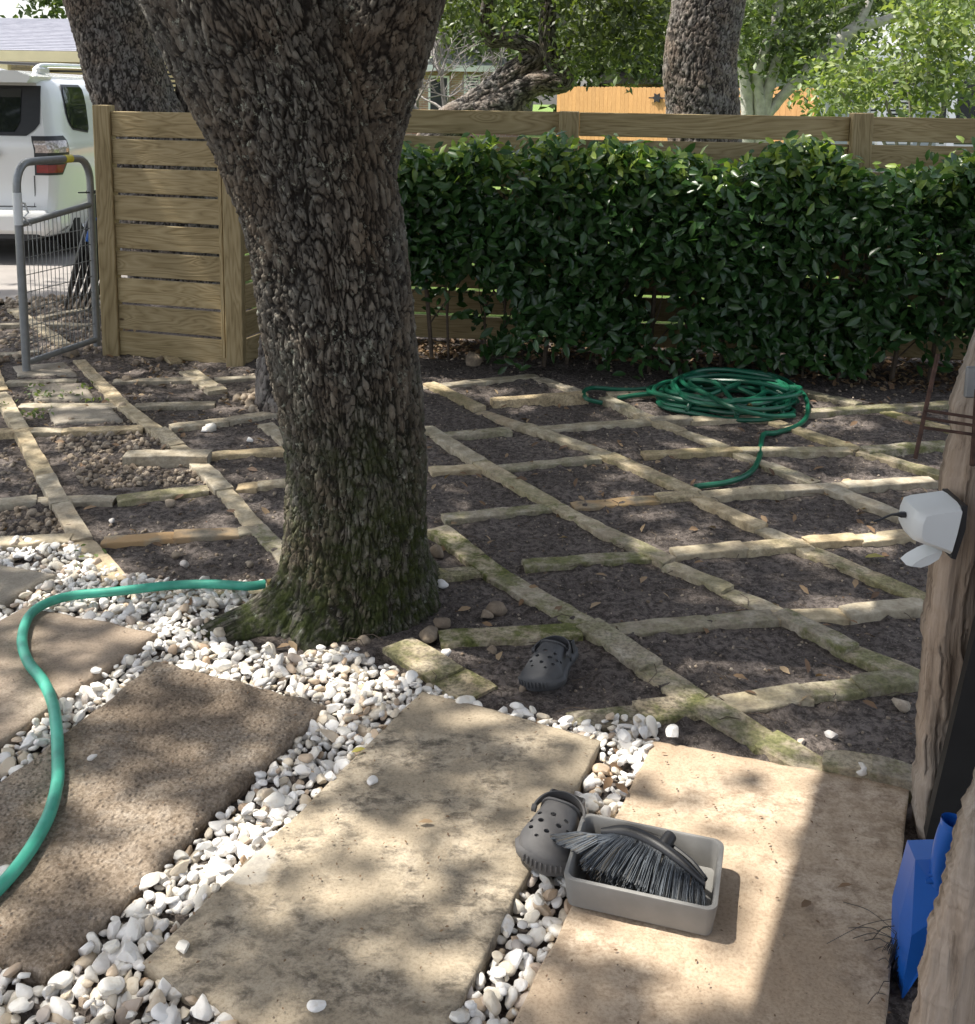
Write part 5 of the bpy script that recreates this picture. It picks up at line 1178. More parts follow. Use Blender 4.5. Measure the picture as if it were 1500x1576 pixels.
# ------------------------------------------------------------------ hoses
def hose_path(px, r, lift=0.0, step=.012, z=None):
    P = []
    for k, q_ in enumerate(px):
        zz = (q_[2] if len(q_) > 2 else 0)+r; P.append(G(q_[0], q_[1], zz))
    return resample(np.array(P), step)
teal = tag(empty('garden_hose'), 'teal garden hose curving over the pebbles and brown slabs from the oak foot', 'hose')
A = hose_path([(408, 899, .034), (380, 902, .034), (330, 899, .035), (262, 901, .035), (180, 910, .035), (110, 917, .035), (70, 929, .036), (45, 948, .036), (34, 982, .034), (42, 1016, .034), (66, 1048, .036), (81, 1082, .04), (87, 1120, .04), (89, 1165, .036), (88, 1205, .034), (76, 1252, .034), (52, 1298, .034), (22, 1340, .034), (-14, 1378, .034), (-60, 1415, .034)], .0135)
m_ = MB(); m_.tube(A, .0135, 14); m_.build('tube', M['teal'], teal, True)
m_ = MB(); m_.tube([A[0]+(A[0]-A[4])*.1, A[0]+(A[0]-A[4])*.9], .0145, 12); m_.tube([A[0]+(A[0]-A[4])*.85, A[0]+(A[0]-A[4])*1.2], .011, 12); m_.build('brass_fitting', M['brass'], teal, True)
coil = tag(empty('garden_hose'), 'dark green garden hose heaped in a loose coil in front of the hedge', 'hose')
cc = G(1118, 622); rh = .0115
P = []
nl = 13
rs = np.random.default_rng(5)
for L_ in range(nl):
    rx = .335+rs.uniform(-.11, .035); ry = .27+rs.uniform(-.10, .03); ox, oy = rs.uniform(-.05, .05), rs.uniform(-.05, .05); zt = .010+.0045*L_; ph = rs.uniform(0, 6.28); tl_ = rs.uniform(0, .025)
    for a in np.linspace(0, 2*math.pi, 14, endpoint=False):
        P.append((cc[0]+ox+rx*math.cos(a)+.02*math.sin(3*a+ph), cc[1]+oy+ry*math.sin(a)+.02*math.sin(2*a+ph), zt+tl_*math.sin(a+ph)*.8+.004*math.sin(5*a+ph)+tl_))
P = resample(np.array(P), .02)
m_ = MB(); m_.tube(P, rh, 8); m_.build('tube', M['green_hose'], coil, True)
m_ = MB()
for k in range(6):                                          # strands crossing the heap
    a0 = rs.uniform(0, 6.28); a1 = a0+rs.uniform(2.0, 3.6); z0 = .055+.006*k
    p0 = np.array([cc[0]+.33*math.cos(a0), cc[1]+.27*math.sin(a0), z0*.75]); p1 = np.array([cc[0]+.33*math.cos(a1), cc[1]+.27*math.sin(a1), z0*.7])
    mid_ = (p0+p1)/2+np.array([rs.uniform(-.1, .1), rs.uniform(-.1, .1), .05]); m_.tube(resample(np.array([p0-[0, 0, .05], p0, mid_, p1, p1-[0, 0, .05]]), .02), rh, 8)
m_.build('tube', M['green_hose'], coil, True)
A = hose_path([(1222, 640, .03), (1180, 640, .05), (1130, 628, .08), (1090, 608, .09), (1052, 590, .09), (1058, 577, .08), (1120, 569, .07), (1190, 578, .06), (1232, 602, .04), (1243, 630, .02), (1232, 652, .0), (1195, 666, .0), (1176, 668, .0), (1171, 682, .0), (1168, 705, .0), (1153, 728, .0), (1120, 742, .0), (1070, 749, .002)], rh)
m_ = MB(); m_.tube(A, rh, 9); m_.build('tube', M['green_hose'], coil, True)
A = hose_path([(1060, 590, .05), (1010, 597, .02), (960, 600, .01), (915, 597, .02), (899, 602, .03), (903, 614, .02), (926, 620, .0)], rh)
m_ = MB(); m_.tube(A, rh, 9); m_.build('tube', M['green_hose'], coil, True)
A = hose_path([(950, 613, .0), (980, 608, .02), (1030, 603, .03), (1080, 596, .05)], rh); m_ = MB(); m_.tube(A, rh, 9); m_.build('tube', M['green_hose'], coil, True)
ef = G(1152, 624, .06); m_ = MB(); m_.tube([ef+[.035, .02, 0], ef, ef+[-.0, -.012, 0]], .013, 10); m_.tube([ef+[0, -.01, 0], ef+[0, -.03, -.004]], .0155, 10); m_.build('brass_fitting', M['brass'], coil, True)

# ------------------------------------------------------------------ clogs
def clog(label, loc, yaw, mat, tilt=(0, 0), strap_a=R(35), flip=1):
    """toe towards +y, heel -y, sole on z=0"""
    t = empty('clog', loc); t.rotation_euler = (tilt[0], tilt[1], yaw); t.scale = (1.08, .74, .86); tag(t, label, 'clog')
    ls = np.linspace(-.138, .140, 25)
    def half(y): return np.interp(y, [-.138, -.125, -.10, -.04, .02, .07, .105, .128, .140], [.012, .027, .034, .034, .043, .052, .047, .032, .008])
    def cx(y): return flip*np.interp(y, [-.14, 0, .07, .14], [0, 0, .004, -.008])
    # sole : chunky, rounded, flared
    prof = [(.86, 0.0), (.98, .005), (1.03, .014), (1.04, .026), (1.0, .034), (.90, .037)]
    ring = [(y, 1) for y in ls]+[(y, -1) for y in ls[::-1]]
    v, f = [], []
    for sc, z in prof:
        for y, s_ in ring: v.append((cx(y)+s_*half(y)*sc+s_*(.004 if sc > 1 else 0), y*(1+.02*(sc-1)*5), z+.012*sstep(.08, .15, np.array(y))*(1 if z > 0 else .8)+.006*sstep(-.09, -.14, np.array(y))))
    n = len(ring)
    for a in range(len(prof)-1):
        for c in range(n): f.append([a*n+c, (a*n+(c+1) % n), (a+1)*n+(c+1) % n, (a+1)*n+c])
    f.append(list(range(n))[::-1])
    v0 = len(v)
    for y in ls: v.append((cx(y)+half(y)*.84, y*.97, .028)); 
    for y in ls[::-1]: v.append((cx(y)-half(y)*.84, y*.97, .028))
    for c in range(n): f.append([(len(prof)-1)*n+c, (len(prof)-1)*n+(c+1) % n, v0+(c+1) % n, v0+c])
    for c in range(24): f.append([v0+c, v0+c+1, v0+n-2-c, v0+n-1-c])
    m_ = MB(); m_.add(v, f); m_.build('sole', mat, t, True)
    # upper : dome from toe to instep, with a low collar running round the heel
    yu = np.linspace(.139, -.015, 20); K = 18; v, f = [], []
    def height(y): return np.interp(y, [-.015, .03, .07, .105, .128, .139], [.098, .090, .074, .058, .046, .034])
    def pt(y, a, off):
        h = height(y)-.026; w = half(y)*.99; ca, sa = math.cos(a), math.sin(a)
        return (cx(y)+(w+off)*math.copysign(abs(ca)**.72, ca), y+off*.3, .026+.01*float(sstep(.08, .15, np.array(y)))+(h+off)*abs(sa)**.80)
    for L_, off in ((0, 0.0), (1, -.0042)):
        for i_, y in enumerate(yu):
            for k in range(K+1):
                a = math.pi*k/K; yy = y
                if y < .03: yy = y-(.03-y)*.0+(abs(math.cos(a))**2)*(-.028)*((.03-y)/.045)
                v.append(pt(y, a, off)[:1]+(yy+off*.3,)+pt(y, a, off)[2:])
    n = K+1; o2 = len(yu)*n
    for i_ in range(len(yu)-1):
        for k in range(K):
            f.append([i_*n+k, i_*n+k+1, (i_+1)*n+k+1, (i_+1)*n+k]); f.append([o2+i_*n+k, o2+(i_+1)*n+k, o2+(i_+1)*n+k+1, o2+i_*n+k+1])
    e = len(yu)-1
    for k in range(K): f.append([e*n+k, e*n+k+1, o2+e*n+k+1, o2+e*n+k])
    for i_ in range(len(yu)-1):
        f.append([i_*n, (i_+1)*n, o2+(i_+1)*n, o2+i_*n]); f.append([i_*n+K, o2+i_*n+K, o2+(i_+1)*n+K, (i_+1)*n+K])
    for k in range(K): f.append([k, o2+k, o2+k+1, k+1])
    m_ = MB(); m_.add(v, f); up = m_.build('upper', mat, t, True)
    # vent holes cut through the upper
    cut = MB()
    for hy, a, r_ in [(.030, R(62), .0052), (.028, R(90), .0058), (.030, R(118), .0052), (.050, R(50), .0050), (.050, R(76), .0058), (.050, R(104), .0058), (.050, R(130), .0050), (.070, R(62), .0050), (.072, R(90), .0054), (.070, R(118), .0050), (.088, R(76), .0042), (.088, R(104), .0042), (.040, R(32), .0045), (.040, R(148), .0045)]:
        p = np.array(pt(hy, a, 0)); nn = np.array([math.cos(a)*.8, .28, math.sin(a)]); nn /= np.linalg.norm(nn)
        cut.tube([p-nn*.012, p+nn*.012], r_, 8)
    cm = cut.mesh('cutter'); co = bpy.data.objects.new('cutter', cm); COL.objects.link(co); co.parent = t
    bm_ = up.modifiers.new('holes', 'BOOLEAN'); bm_.operation = 'DIFFERENCE'; bm_.object = co; bm_.solver = 'EXACT'
    bpy.context.view_layer.update(); dg = bpy.context.evaluated_depsgraph_get(); me2 = bpy.data.meshes.new_from_object(up.evaluated_get(dg)); up.modifiers.clear()
    if len(me2.polygons) > 100: up.data = me2
    bpy.data.objects.remove(co)
    # collar band across the instep and ribs on the toe bumper
    m_ = MB(); m_.tube([(cx(y_)+0, 0, 0) for y_ in (0, 1)] if False else [(q[0], q[1]-.001, q[2]+.0005) for q in [(pt(-.015, math.pi*k/16, .0015)[0], -.015-.028*abs(math.cos(math.pi*k/16))**2, pt(-.015, math.pi*k/16, .0015)[2]) for k in range(17)]], .0032, 8); m_.build('collar', mat, t, True)
    m_ = MB()
    for k in range(9):
        a = R(52)+k*R(9.5); y_ = .139; q_ = np.array([cx(.12)+.056*math.cos(a), .085+.058*math.sin(a), .03]); m_.box(q_, (.0035, .006, .018), rotz(a-math.pi/2), bev=.001)
    m_.build('toe_ribs', mat, t, True)
    # heel wall
    hv, hf = [], []; ang = np.linspace(R(170), R(370), 22)
    for zz, sc in ((.03, .98), (.052, .96), (.053, .87), (.03, .86)):
        for a in ang: hv.append((.036*math.cos(a)*sc, -.092+.042*math.sin(a)*sc if math.sin(a) < 0 else -.092+.07*math.sin(a), zz+(.018 if zz > .04 else 0)*max(0, abs(math.cos(a))**3)))
    q_ = len(ang)
    for r_ in range(3):
        for k in range(q_-1): hf.append([r_*q_+k, r_*q_+k+1, (r_+1)*q_+k+1, (r_+1)*q_+k])
    m_ = MB(); m_.add(hv, hf); m_.build('heel_wall', mat, t, True)
    # strap pivoting on two rivets
    def strap_pt(u, wz): # u 0..1 around, wz width offset
        a = math.pi*u; x = .047*math.cos(a); d_ = .070*math.sin(a)
        return np.array([x, -.012-d_*math.cos(strap_a)-wz*math.sin(strap_a), .066+d_*math.sin(strap_a)-wz*math.cos(strap_a)+0*wz])
    sv, sf = [], []; n = 28
    for k in range(n+1):
        u = k/n; th_ = .0035; wd = .0095*(.75+.25*math.sin(math.pi*u)); c_ = strap_pt(u, 0); rad = np.array([math.cos(math.pi*u), -math.sin(math.pi*u)*math.cos(strap_a), math.sin(math.pi*u)*math.sin(strap_a)]); wv = np.array([0, math.sin(strap_a), math.cos(strap_a)])
        for a_, b_ in ((-1, -1), (1, -1), (1, 1), (-1, 1)): sv.append(c_+rad*a_*th_/2+wv*b_*wd)
    for k in range(n):
        for j in range(4): sf.append([k*4+j, k*4+(j+1) % 4, (k+1)*4+(j+1) % 4, (k+1)*4+j])
    sf += [[0, 1, 2, 3], [n*4+3, n*4+2, n*4+1, n*4]]
    m_ = MB(); m_.add(sv, sf); m_.build('strap', mat, t, True)
    for s_ in (-1, 1): m_ = MB(); m_.tube([(s_*.043, -.012, .064), (s_*.051, -.012, .064)], .009, 14); m_.build('rivet', mat, t, True)
    return t
def heading(p, q_): return math.atan2(q_[1]-p[1], q_[0]-p[0])-math.pi/2
h2, t2 = G(874, 1262, .035), G(838, 1335, .035); c2_ = (h2+t2)/2
clog('grey rubber clog with vent holes lying between the tan slab and the tray', (G(853, 1325)[0]+.0, G(853, 1322)[1]+.0, .036), heading(h2, t2)+.0, M['clog'], (R(0), R(-3)), R(8))
h1, t1 = G(872, 1005), G(828, 1052)
clog('charcoal rubber clog lying alone on the dark soil between mossy strips', (G(850, 1040)[0], G(850, 1043)[1], .012), R(150), M['clog_dark'], (R(-4), R(9)), R(10), -1)

# ------------------------------------------------------------------ tray with brush head
tr = G(872, 1397, .034); tb = G(1092, 1447, .034)
d_ = (tb-tr)[:2]; LW = np.linalg.norm(d_)+.012; yaw_t = math.atan2(d_[1], d_[0]); LD = .185; HT = .062
tc = tr[:2]+d_/2+np.array([-math.sin(yaw_t), math.cos(yaw_t)])*LD/2
tray = empty('tray', (tc[0], tc[1], .0345), yaw_t); tag(tray, 'shallow grey rectangular plastic tray standing on the peach slab', 'tray')
def rrect(w, h, r_, n=6):
    out = []
    for cx_, cy_, a0 in ((w/2-r_, h/2-r_, 0), (-w/2+r_, h/2-r_, 90), (-w/2+r_, -h/2+r_, 180), (w/2-r_, -h/2+r_, 270)):
        for k in range(n+1): a = R(a0+90*k/n); out.append((cx_+r_*math.cos(a), cy_+r_*math.sin(a)))
    return out
v, f = [], []; prof = [(-.010, 0, .012), (-.004, .003, .014), (.004, HT-.004, .020), (.0035, HT-.001, .02), (.001, HT, .019), (-.003, HT, .018), (-.005, HT-.003, .017), (-.012, .008, .010), (-.020, .005, .008)]
for e, z, r_ in prof:
    for x, y in rrect(LW+2*e, LD+2*e, r_): v.append((x, y, z))
n = 28
for a in range(len(prof)-1):
    for c in range(n): f.append([a*n+c, a*n+(c+1) % n, (a+1)*n+(c+1) % n, (a+1)*n+c])
f += [list(range(n))[::-1], [(len(prof)-1)*n+c for c in range(n)]]
m_ = MB(); m_.add(v, f); m_.build('body', M['tray'], tray, True)
m_ = MB(); m_.add([(x, y, .0058) for x, y in rrect(LW-.05, LD-.05, .01)], [list(range(28))]); m_.build('dirt_film', M['soil'], tray)
brush = tag(empty('brush_head', (tc[0], tc[1], .0345), yaw_t), 'black brush head with blue grey bristles lying in the grey tray', 'brush')
# spine: arched bar running from the back left to the front right corner
sp_ = resample(np.array([(-.095, .058, .052), (-.045, .052, .070), (.01, .030, .076), (.065, .000, .070), (.112, -.028, .056)]), .006)
m_ = MB(); T_, U_, B_ = frames(sp_)
sv, sf = [], []; nS = len(sp_)
for k, c_ in enumerate(sp_):
    w_ = .017*math.sin(math.pi*(k+3)/(nS+5))**.4
    for a in np.linspace(0, 2*math.pi, 12, endpoint=False):
        sv.append(c_+np.array([-.15, .95, .25])*w_*math.cos(a)*.85+np.array([0, -.25, .9])*.010*math.sin(a))
for k in range(nS-1):
    for j in range(12): sf.append([k*12+j, k*12+(j+1) % 12, (k+1)*12+(j+1) % 12, (k+1)*12+j])
sf += [list(range(12))[::-1], [(nS-1)*12+j for j in range(12)]]
m_.add(sv, sf); m_.build('block', M['black'], brush, True)
m_ = MB(); hp = resample(np.array([(-.085, .068, .052), (-.04, .070, .062), (.015, .054, .068), (.05, .034, .068), (.085, .012, .063), (.112, -.018, .058)]), .008); m_.tube(hp, .0055, 8)
m_.tube([(.030, .030, .072), (.036, .042, .078), (.040, .052, .080)], [.014, .013, .012], 14); m_.build('handle_socket', M['black'], brush, True)
bv, bf, br = [], [], []
NB = 2600; cnt = 0
tuft_n = 34
for q_ in range(NB):
    ti = q_ % tuft_n; row = (q_//tuft_n) % 3; u = (ti+.5)/tuft_n
    c_ = sp_[min(nS-1, int(u*(nS-1)))]+np.array([rng.normal(0, .0012), -.006-.004*row+rng.normal(0, .001), -.002])
    fan = np.interp(u, [0, .25, .6, 1], [-1.05, -.55, -.12, .10])+rng.normal(0, .035)+.05*math.sin(ti*2.3)
    L_ = np.interp(u, [0, .3, .7, 1], [.098, .096, .088, .078])*rng.uniform(.88, 1.03)
    slope = [-.30, -.52, -.80][row]+rng.normal(0, .05)
    L_ *= 1.0+.02*(u < .3); d0 = np.array([math.sin(fan), -math.cos(fan), slope*(.35 if u < .22 else 1)]); d0 /= np.linalg.norm(d0)
    e_ = c_+d0*L_; e_[2] = max(e_[2], .008+rng.uniform(0, .006)); e_[1] = max(e_[1], -LD/2+.013+rng.uniform(0, .006)) if e_[0] > -LW/2 else e_[1]; e_[2] = max(e_[2], HT+.004) if e_[0] < -LW/2+.012 else e_[2]; mid_ = (c_+e_)/2+np.array([0, 0, .006])+rng.normal(0, .001, 3)
    sd_ = np.cross(d0, [0, 0, 1.]); sd_ /= np.linalg.norm(sd_)+1e-9; up_ = np.cross(sd_, d0); w_ = .0008
    b0 = len(bv)
    for c3, ww in ((c_, w_), (mid_, w_), (e_, w_*.8)):
        bv += [c3-sd_*ww, c3+sd_*ww, c3+up_*ww*1.6]
    for s_ in (0, 3): bf += [(b0+s_, b0+s_+1, b0+s_+4, b0+s_+3), (b0+s_+1, b0+s_+2, b0+s_+5, b0+s_+4), (b0+s_+2, b0+s_, b0+s_+3, b0+s_+5)]
    tone = rng.uniform(.30, .85) if rng.random() < .6 else rng.uniform(0, .3)
    if u < .35: tone = max(tone, rng.uniform(.4, 1.0)) if rng.random() < .6 else tone
    br += [tone*.8, tone, min(1, tone*(1.2 if u > .35 else 1.4))]*1 and [tone*.7]*3+[tone]*3+[min(1., tone*1.1)]*3
b_o = link('bristles', mesh_np('bristles', np.array(bv), np.array(bf), False, {'rnd': br}), M['bristle'], brush); b_o['kind'] = 'stuff'
fz = MB()                                                   # fluffy frayed black tips
for q_ in range(1500):
    u = rng.random(); c_ = sp_[min(nS-1, int(u*(nS-1)))]; fan = np.interp(u, [0, .25, .6, 1], [-1.05, -.55, -.12, .10]); L_ = rng.uniform(.058, .080); c3 = c_+np.array([math.sin(fan)*L_, -math.cos(fan)*L_, 0]); c3[2] = rng.uniform(.007, .026); c3[1] = max(c3[1], -LD/2+.016); d3 = rng.normal(size=3); d3[1] = abs(d3[1]); d3 /= np.linalg.norm(d3)
    fz.tube([c3, c3+d3*.006, c3+d3*.011+rng.normal(0, .002, 3)], .0005, 3, False)
fo = fz.build('frayed_tips', M['black'], brush); fo['kind'] = 'stuff'

# ------------------------------------------------------------------ right hand side: timber, lamp, dustpan, rusty rack, porch roof
def rough_timber(name, label, left_px, Y, wid, thick, seed, rows=230, cols=70, dx=0):
    """a weathered split timber: left outline given at depth Y, splintered face with real relief, real thickness"""
    ys_ = np.array([p[1] for p in left_px], float); xs_ = np.array([p[0] for p in left_px], float); o = np.argsort(ys_); ys_, xs_ = ys_[o], xs_[o]
    yy = np.linspace(ys_[0], ys_[-1], rows); L = np.array([V(np.interp(y, ys_, xs_)+dx, y, Y) for y in yy]); t = np.linspace(0, 1, cols)
    wv = wid*(1+.0*yy); ed = (fbm(np.column_stack([0*yy, 0*yy, L[:, 2]*22+seed]), 4, seed)-.5)*.014+.006+(fbm(np.column_stack([0*yy, 0*yy, L[:, 2]*90+seed]), 3, seed+1)-.5)*.008
    P = np.repeat(L[:, None], cols, 1).copy(); P[..., 0] += ed[:, None]*(1-t)[None]+t[None]*wv[:, None]
    # grain follows the left edge, so measure it across from that edge
    Q = np.stack([np.repeat((t*wid)[None], rows, 0), 0*P[..., 0], P[..., 2]], -1).reshape(-1, 3)
    wob = (fbm(Q*np.array([3, 1, 2.5])+seed, 2, seed+2)-.5)*.022
    G1 = fbm(np.column_stack([(Q[:, 0]+wob)*75, Q[:, 1], Q[:, 2]*5]), 4, seed+3); G2 = fbm(np.column_stack([(Q[:, 0]+wob)*24, Q[:, 1], Q[:, 2]*2.6]), 3, seed+4)
    d = (G1-.5)*.015+sstep(.50, .56, G2)*.009-sstep(.66, .72, G1)*.010-.004
    rnd_ = np.repeat((.022*(1-np.clip(t/.12, 0, 1))**2)[None], rows, 0).ravel()
    F_ = P.reshape(-1, 3).copy(); F_[:, 1] += -d+rnd_
    B_ = P.reshape(-1, 3)+np.array([.015, thick, 0]); n_ = rows*cols; c = F_.mean(0)
    i = np.arange(n_).reshape(rows, cols); q = np.stack([i[:-1, :-1], i[1:, :-1], i[1:, 1:], i[:-1, 1:]], -1).reshape(-1, 4)
    rim = np.concatenate([i[0, :], i[1:, -1], i[-1, -2::-1], i[-2:0:-1, 0]]); k = np.arange(len(rim)); r2 = np.roll(rim, -1)
    Fq = np.vstack([q, q[:, ::-1]+n_, np.stack([rim, r2, r2+n_, rim+n_], -1)])
    return tag(link(name, mesh_np(name, np.vstack([F_, B_])-c, Fq, False), M['old_wood'], loc=c), label, 'timber')
rough_timber('timber_post', 'tall weathered timber post carrying the white lamp, standing on the soil past the peach slab', [(1404, 1300), (1408, 1180), (1420, 1010), (1424, 930), (1438, 850), (1446, 790), (1452, 740), (1463, 690), (1466, 640), (1477, 606), (1489, 572), (1504, 535), (1530, 430), (1600, -60)], 1.99, .24, .09, 3, dx=9)
rough_timber('timber_slab', 'rough split timber in the bottom right corner in front of the blue dustpan', [(1365, 1700), (1398, 1576), (1410, 1520), (1418, 1470), (1434, 1420), (1444, 1370), (1466, 1300), (1480, 1258), (1502, 1205), (1600, 900)], 1.34, .30, .07, 8, dx=20)
pnl = MB(); q4 = [V(1424, 1292, 1.93), V(1506, 950, 1.93), V(1560, 700, 1.93), V(1700, 700, 1.93), V(1600, 1300, 1.93)]
k = len(q4); a_ = np.array(q4); b_ = a_+np.array([.01, .035, 0]); pnl.add(np.vstack([a_, b_]), [list(range(k))[::-1], [k+i for i in range(k)]]+[[i, (i+1) % k, (i+1) % k+k, i+k] for i in range(k)])
tag(pnl.build('dark_panel', M['dark_panel'], None), 'black board leaning against the timber post behind the blue dustpan', 'board')
m_ = MB(); pb = G(1436, 1318, .0); m_.box((pb[0]+.045, pb[1]+.05, .01), (.05, .06, .07), rotz(.4), bev=.008); tag(m_.build('concrete_block', M['slab_grey'], None), 'small grey concrete footing between the post and the dustpan', 'block')
# white lamp on the post: hood, back plate, cable; and a second white lens below
lamp = tag(empty('wall_lamp'), 'white plastic lamp hood jutting left from the timber post, black cable at its tip', 'lamp')
LYp = 1.955
def hood(front, back, taper=.75):
    v = []; 
    for p, s_ in ((front, -1), (back, 1)): pass
o_ = [(1394, 790), (1400, 776), (1412, 772), (1464, 765), (1467, 768), (1458, 808), (1448, 842), (1440, 838), (1396, 822), (1391, 812)]
fr = np.array([V(x, y, LYp) for x, y in o_]); cF_ = fr.mean(0)
rings = []
for t_, s_, dy in ((0, .80, -.048), (1, .94, -.040), (2, 1.0, -.025), (3, 1.0, .02), (4, .95, .04)): rings.append(cF_+(fr-cF_)*s_*np.array([1, 1, 1])+np.array([0, dy, 0])+np.array([(1-s_)*.03, 0, 0]))
k = len(fr); m_ = MB(); m_.add(np.vstack(rings), [list(range(k))]+[[r_*k+i, r_*k+(i+1) % k, (r_+1)*k+(i+1) % k, (r_+1)*k+i][::-1] for r_ in range(4) for i in range(k)]+[[4*k+i for i in range(k)][::-1]])
m_.build('hood', M['white_plastic'], lamp, True)
o2_ = [(1465, 765), (1473, 765), (1470, 800), (1455, 846), (1448, 844), (1459, 808)]
m_ = MB(); fr2 = np.array([V(x, y, LYp) for x, y in o2_])+np.array([0, -.045, 0]); k = 6; bk = fr2+np.array([0, .09, 0]); m_.add(np.vstack([fr2, bk]), [list(range(k)), [k+i for i in range(k)][::-1]]+[[i, (i+1) % k, (i+1) % k+k, i+k][::-1] for i in range(k)]); m_.build('back_plate', M['black'], lamp)
m_ = MB(); m_.tube(resample(np.array([V(1393, 792, LYp), V(1386, 792, LYp), V(1372, 792, LYp), V(1358, 798, LYp), V(1344, 803, LYp)]), .01), [.006, .006, .003]+[.002]*(len(resample(np.array([V(1393, 792, LYp), V(1386, 792, LYp), V(1372, 792, LYp), V(1358, 798, LYp), V(1344, 803, LYp)]), .01))-3), 6); m_.build('cable', M['black'], lamp, True)
o3_ = [(1391, 866), (1400, 858), (1418, 848), (1436, 841), (1446, 842), (1440, 853), (1424, 863), (1408, 868)]
m_ = MB(); fr3 = np.array([V(x, y, LYp) for x, y in o3_]); c3 = fr3.mean(0); k = len(fr3); R3 = [c3+(fr3-c3)*.85+[0, -.022, 0], fr3+[0, -.01, 0], fr3+[0, .02, 0]]
m_.add(np.vstack(R3), [list(range(k))]+[[r_*k+i, r_*k+(i+1) % k, (r_+1)*k+(i+1) % k, (r_+1)*k+i][::-1] for r_ in range(2) for i in range(k)]+[[2*k+i for i in range(k)][::-1]]); m_.build('lower_lens', M['white_plastic'], lamp, True)
# dustpan
dp = tag(empty('dustpan'), 'blue plastic dustpan standing upright against the rough timber in the right corner', 'dustpan')
DY = 1.60
face_px = [(1408, 1323), (1447, 1321), (1447, 1290), (1520, 1290), (1520, 1600), (1388, 1541), (1386, 1500), (1395, 1430)]
def dpv(x, y, dy=0): return V(x, y, DY+dy)
v = [dpv(1408, 1323, 0), dpv(1384, 1412, .035), dpv(1380, 1540, .04), dpv(1386, 1542, .01), dpv(1444, 1455, -.03), dpv(1462, 1400, -.04), dpv(1466, 1322, -.02), dpv(1440, 1322, -.01), dpv(1402, 1440, -.012)]
fr = [[0, 1, 8], [1, 2, 8], [2, 3, 8], [0, 8, 5, 6, 7], [8, 3, 4, 5]]
back = [p+np.array([.006, .05, -.002]) for p in v[:8]]; m_ = MB()
m_.add(v, [q[::-1] for q in fr]); ring = [0, 1, 2, 3, 4, 5, 6, 7]; m_.add([v[i] for i in ring]+back, [[i, (i+1) % 8, (i+1) % 8+8, i+8] for i in range(8)]+[[8+i for i in range(8)]])
m_.build('pan', M['blue'], dp)
m_ = MB(); q1 = [dpv(1445, 1362, -.02), dpv(1448, 1320, -.022), dpv(1458, 1285, -.02), dpv(1467, 1268, -.02)]; m_.tube(resample(np.array(q1), .008), np.linspace(.013, .0185, len(resample(np.array(q1), .008))), 16, False)
m_.tube([q1[3]-[0, 0, .006], q1[3]+[.001, 0, .006]], .0205, 16, False); m_.build('handle', M['blue'], dp, True)
m_ = MB(); m_.tube([dpv(1447, 1350, -.02), dpv(1436, 1356, -.022), dpv(1424, 1356, -.02)], [.006, .005, .003], 8); m_.tube([dpv(1447, 1340, -.02), dpv(1438, 1346, -.022), dpv(1428, 1347, -.02)], [.005, .004, .002], 8); m_.build('rib', M['blue'], dp, True)
# broom: bristles down behind the pan, thin wire handle
bm2 = tag(empty('broom'), 'black broom with splayed bristles behind the blue dustpan', 'broom')
fz = MB()
for q_ in range(1300):
    u = rng.random(); top = dpv(1398+u*60, 1380+rng.uniform(-10, 30), .06+rng.uniform(0, .04)); bot = dpv(1368+u*70+rng.normal(0, 6), 1520+rng.uniform(-60, 90), .05+rng.uniform(-.02, .06)); bot[2] = max(bot[2], .004)
    fz.tube([top, (top+bot)/2+rng.normal(0, .003, 3), bot+np.array([-.004, 0, 0])], .0007, 3, False)
fo = fz.build('bristles', M['black'], bm2); fo['kind'] = 'stuff'
fz = MB()
for (x0, y0, x1, y1) in ((1388, 1412, 1272, 1452), (1378, 1434, 1297, 1388), (1380, 1448, 1305, 1428), (1378, 1446, 1312, 1444), (1376, 1460, 1330, 1448), (1372, 1470, 1345, 1462), (1376, 1425, 1342, 1446), (1372, 1490, 1352, 1478), (1368, 1510, 1350, 1530), (1362, 1530, 1335, 1545), (1374, 1455, 1357, 1464), (1378, 1438, 1349, 1434)):
    p, q2 = G(x0, y0, .09), G(x1, y1, .045); fz.tube(resample(np.array([p, (p+q2)/2+[0, 0, .012], q2]), .02), .0007, 4, False)
fo = fz.build('stray_bristles', M['black'], bm2); fo['kind'] = 'stuff'
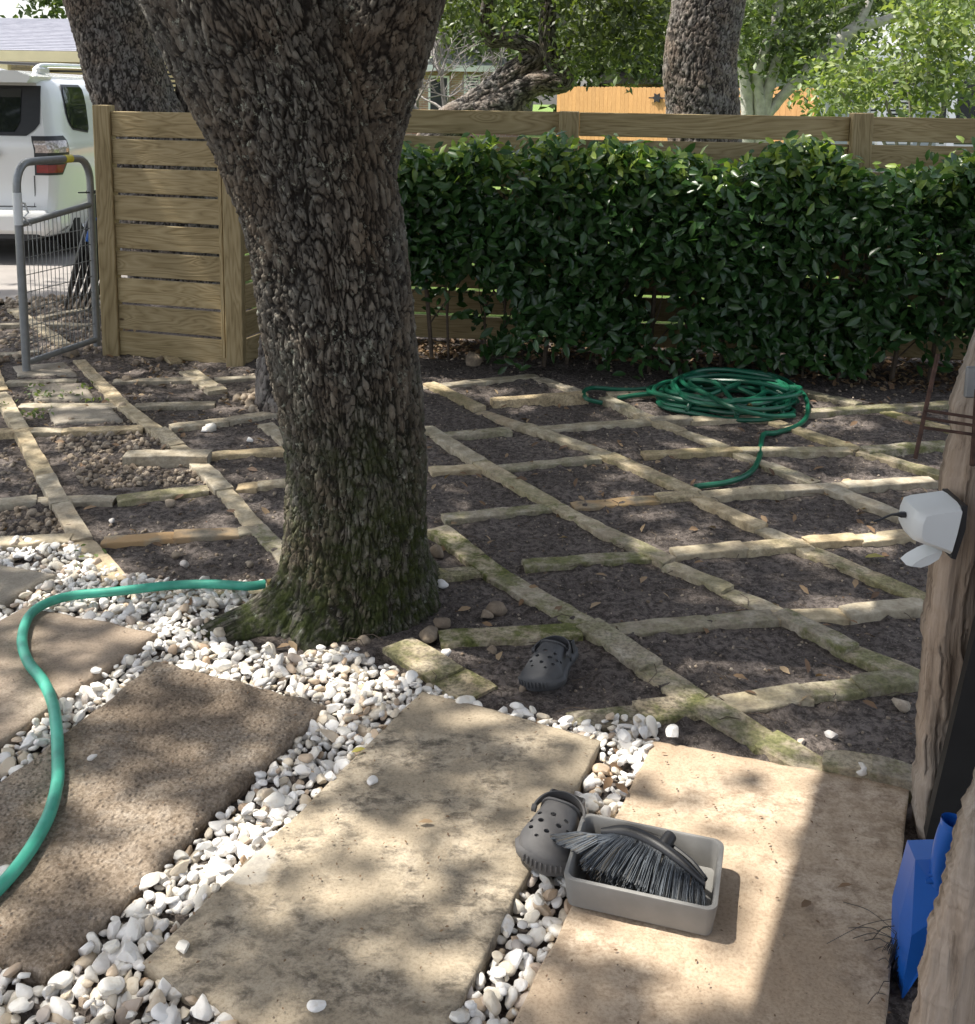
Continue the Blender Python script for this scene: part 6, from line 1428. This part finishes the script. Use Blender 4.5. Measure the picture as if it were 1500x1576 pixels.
m_ = MB(); m_.tube([dpv(1474, 1275, .03), V(1510, 1180, 1.66), V(1600, 900, 1.7)], .003, 6); m_.build('handle', M['galv'], bm2, True)
# rusty rack
rk = tag(empty('rusty_rack'), 'rusty iron rack of one slanting rod and three thin bars hooked across the timber post', 'rack')
m_ = MB(); m_.tube([V(1408, 706, 1.86), V(1424, 630, 1.87), V(1443, 545, 1.88)], .0042, 8); kids(rk, m_.build('leg', M['rust'], None, True))
for y0, y1 in ((631, 643), (643, 655), (658, 669)):
    m_ = MB(); m_.tube([V(1421, y0, 1.865), V(1500, y1, 1.86), V(1560, y1+8, 1.855)], .0030, 7); kids(rk, m_.build('bar', M['rust'], None, True))
m_ = MB(); m_.tube([V(1496, 716, 1.87), V(1500, 660, 1.86), V(1504, 600, 1.86)], .0055, 8); kids(rk, m_.build('hook', M['rust'], None, True))
m_ = MB(); m_.box(V(1497, 588, 1.935), (.03, .01, .06), bev=.003); tag(m_.build('metal_bracket', M['galv'], None), 'small grey metal bracket near the top of the timber post', 'bracket')
# porch roof over the viewer, its edge parallel to the slabs; it throws the soft shade on the right of the peach slab
PZ = 2.55; dlt = -SUN[:2]/SUN[2]*PZ
e0 = G(1232, 1480)[:2]; e1 = G(1342, 1050)[:2]; dr = (e1-e0)/np.linalg.norm(e1-e0)
a_ = e0-dlt-dr*2.6; b_ = e1-dlt+dr*1.1; rt = np.array([dr[1], -dr[0]])
porch = tag(empty('porch_roof'), 'porch roof edge over the doorway on the right', 'roof')
m_ = MB(); q = [a_, b_, b_+rt*3.2, a_+rt*3.2]; m_.add([(p[0], p[1], PZ) for p in q]+[(p[0], p[1], PZ+.10) for p in q], [[0, 1, 2, 3], [7, 6, 5, 4], [0, 4, 5, 1], [1, 5, 6, 2], [2, 6, 7, 3], [3, 7, 4, 0]]); m_.build('soffit', M['soffit'], porch)
m_ = MB(); c_ = (a_+b_)/2; m_.box((c_[0], c_[1], PZ+.04), (np.linalg.norm(b_-a_), .03, .17), rotz(math.atan2(dr[1], dr[0]))); m_.build('fascia', M['white_paint'], porch)
bpy.context.view_layer.update()
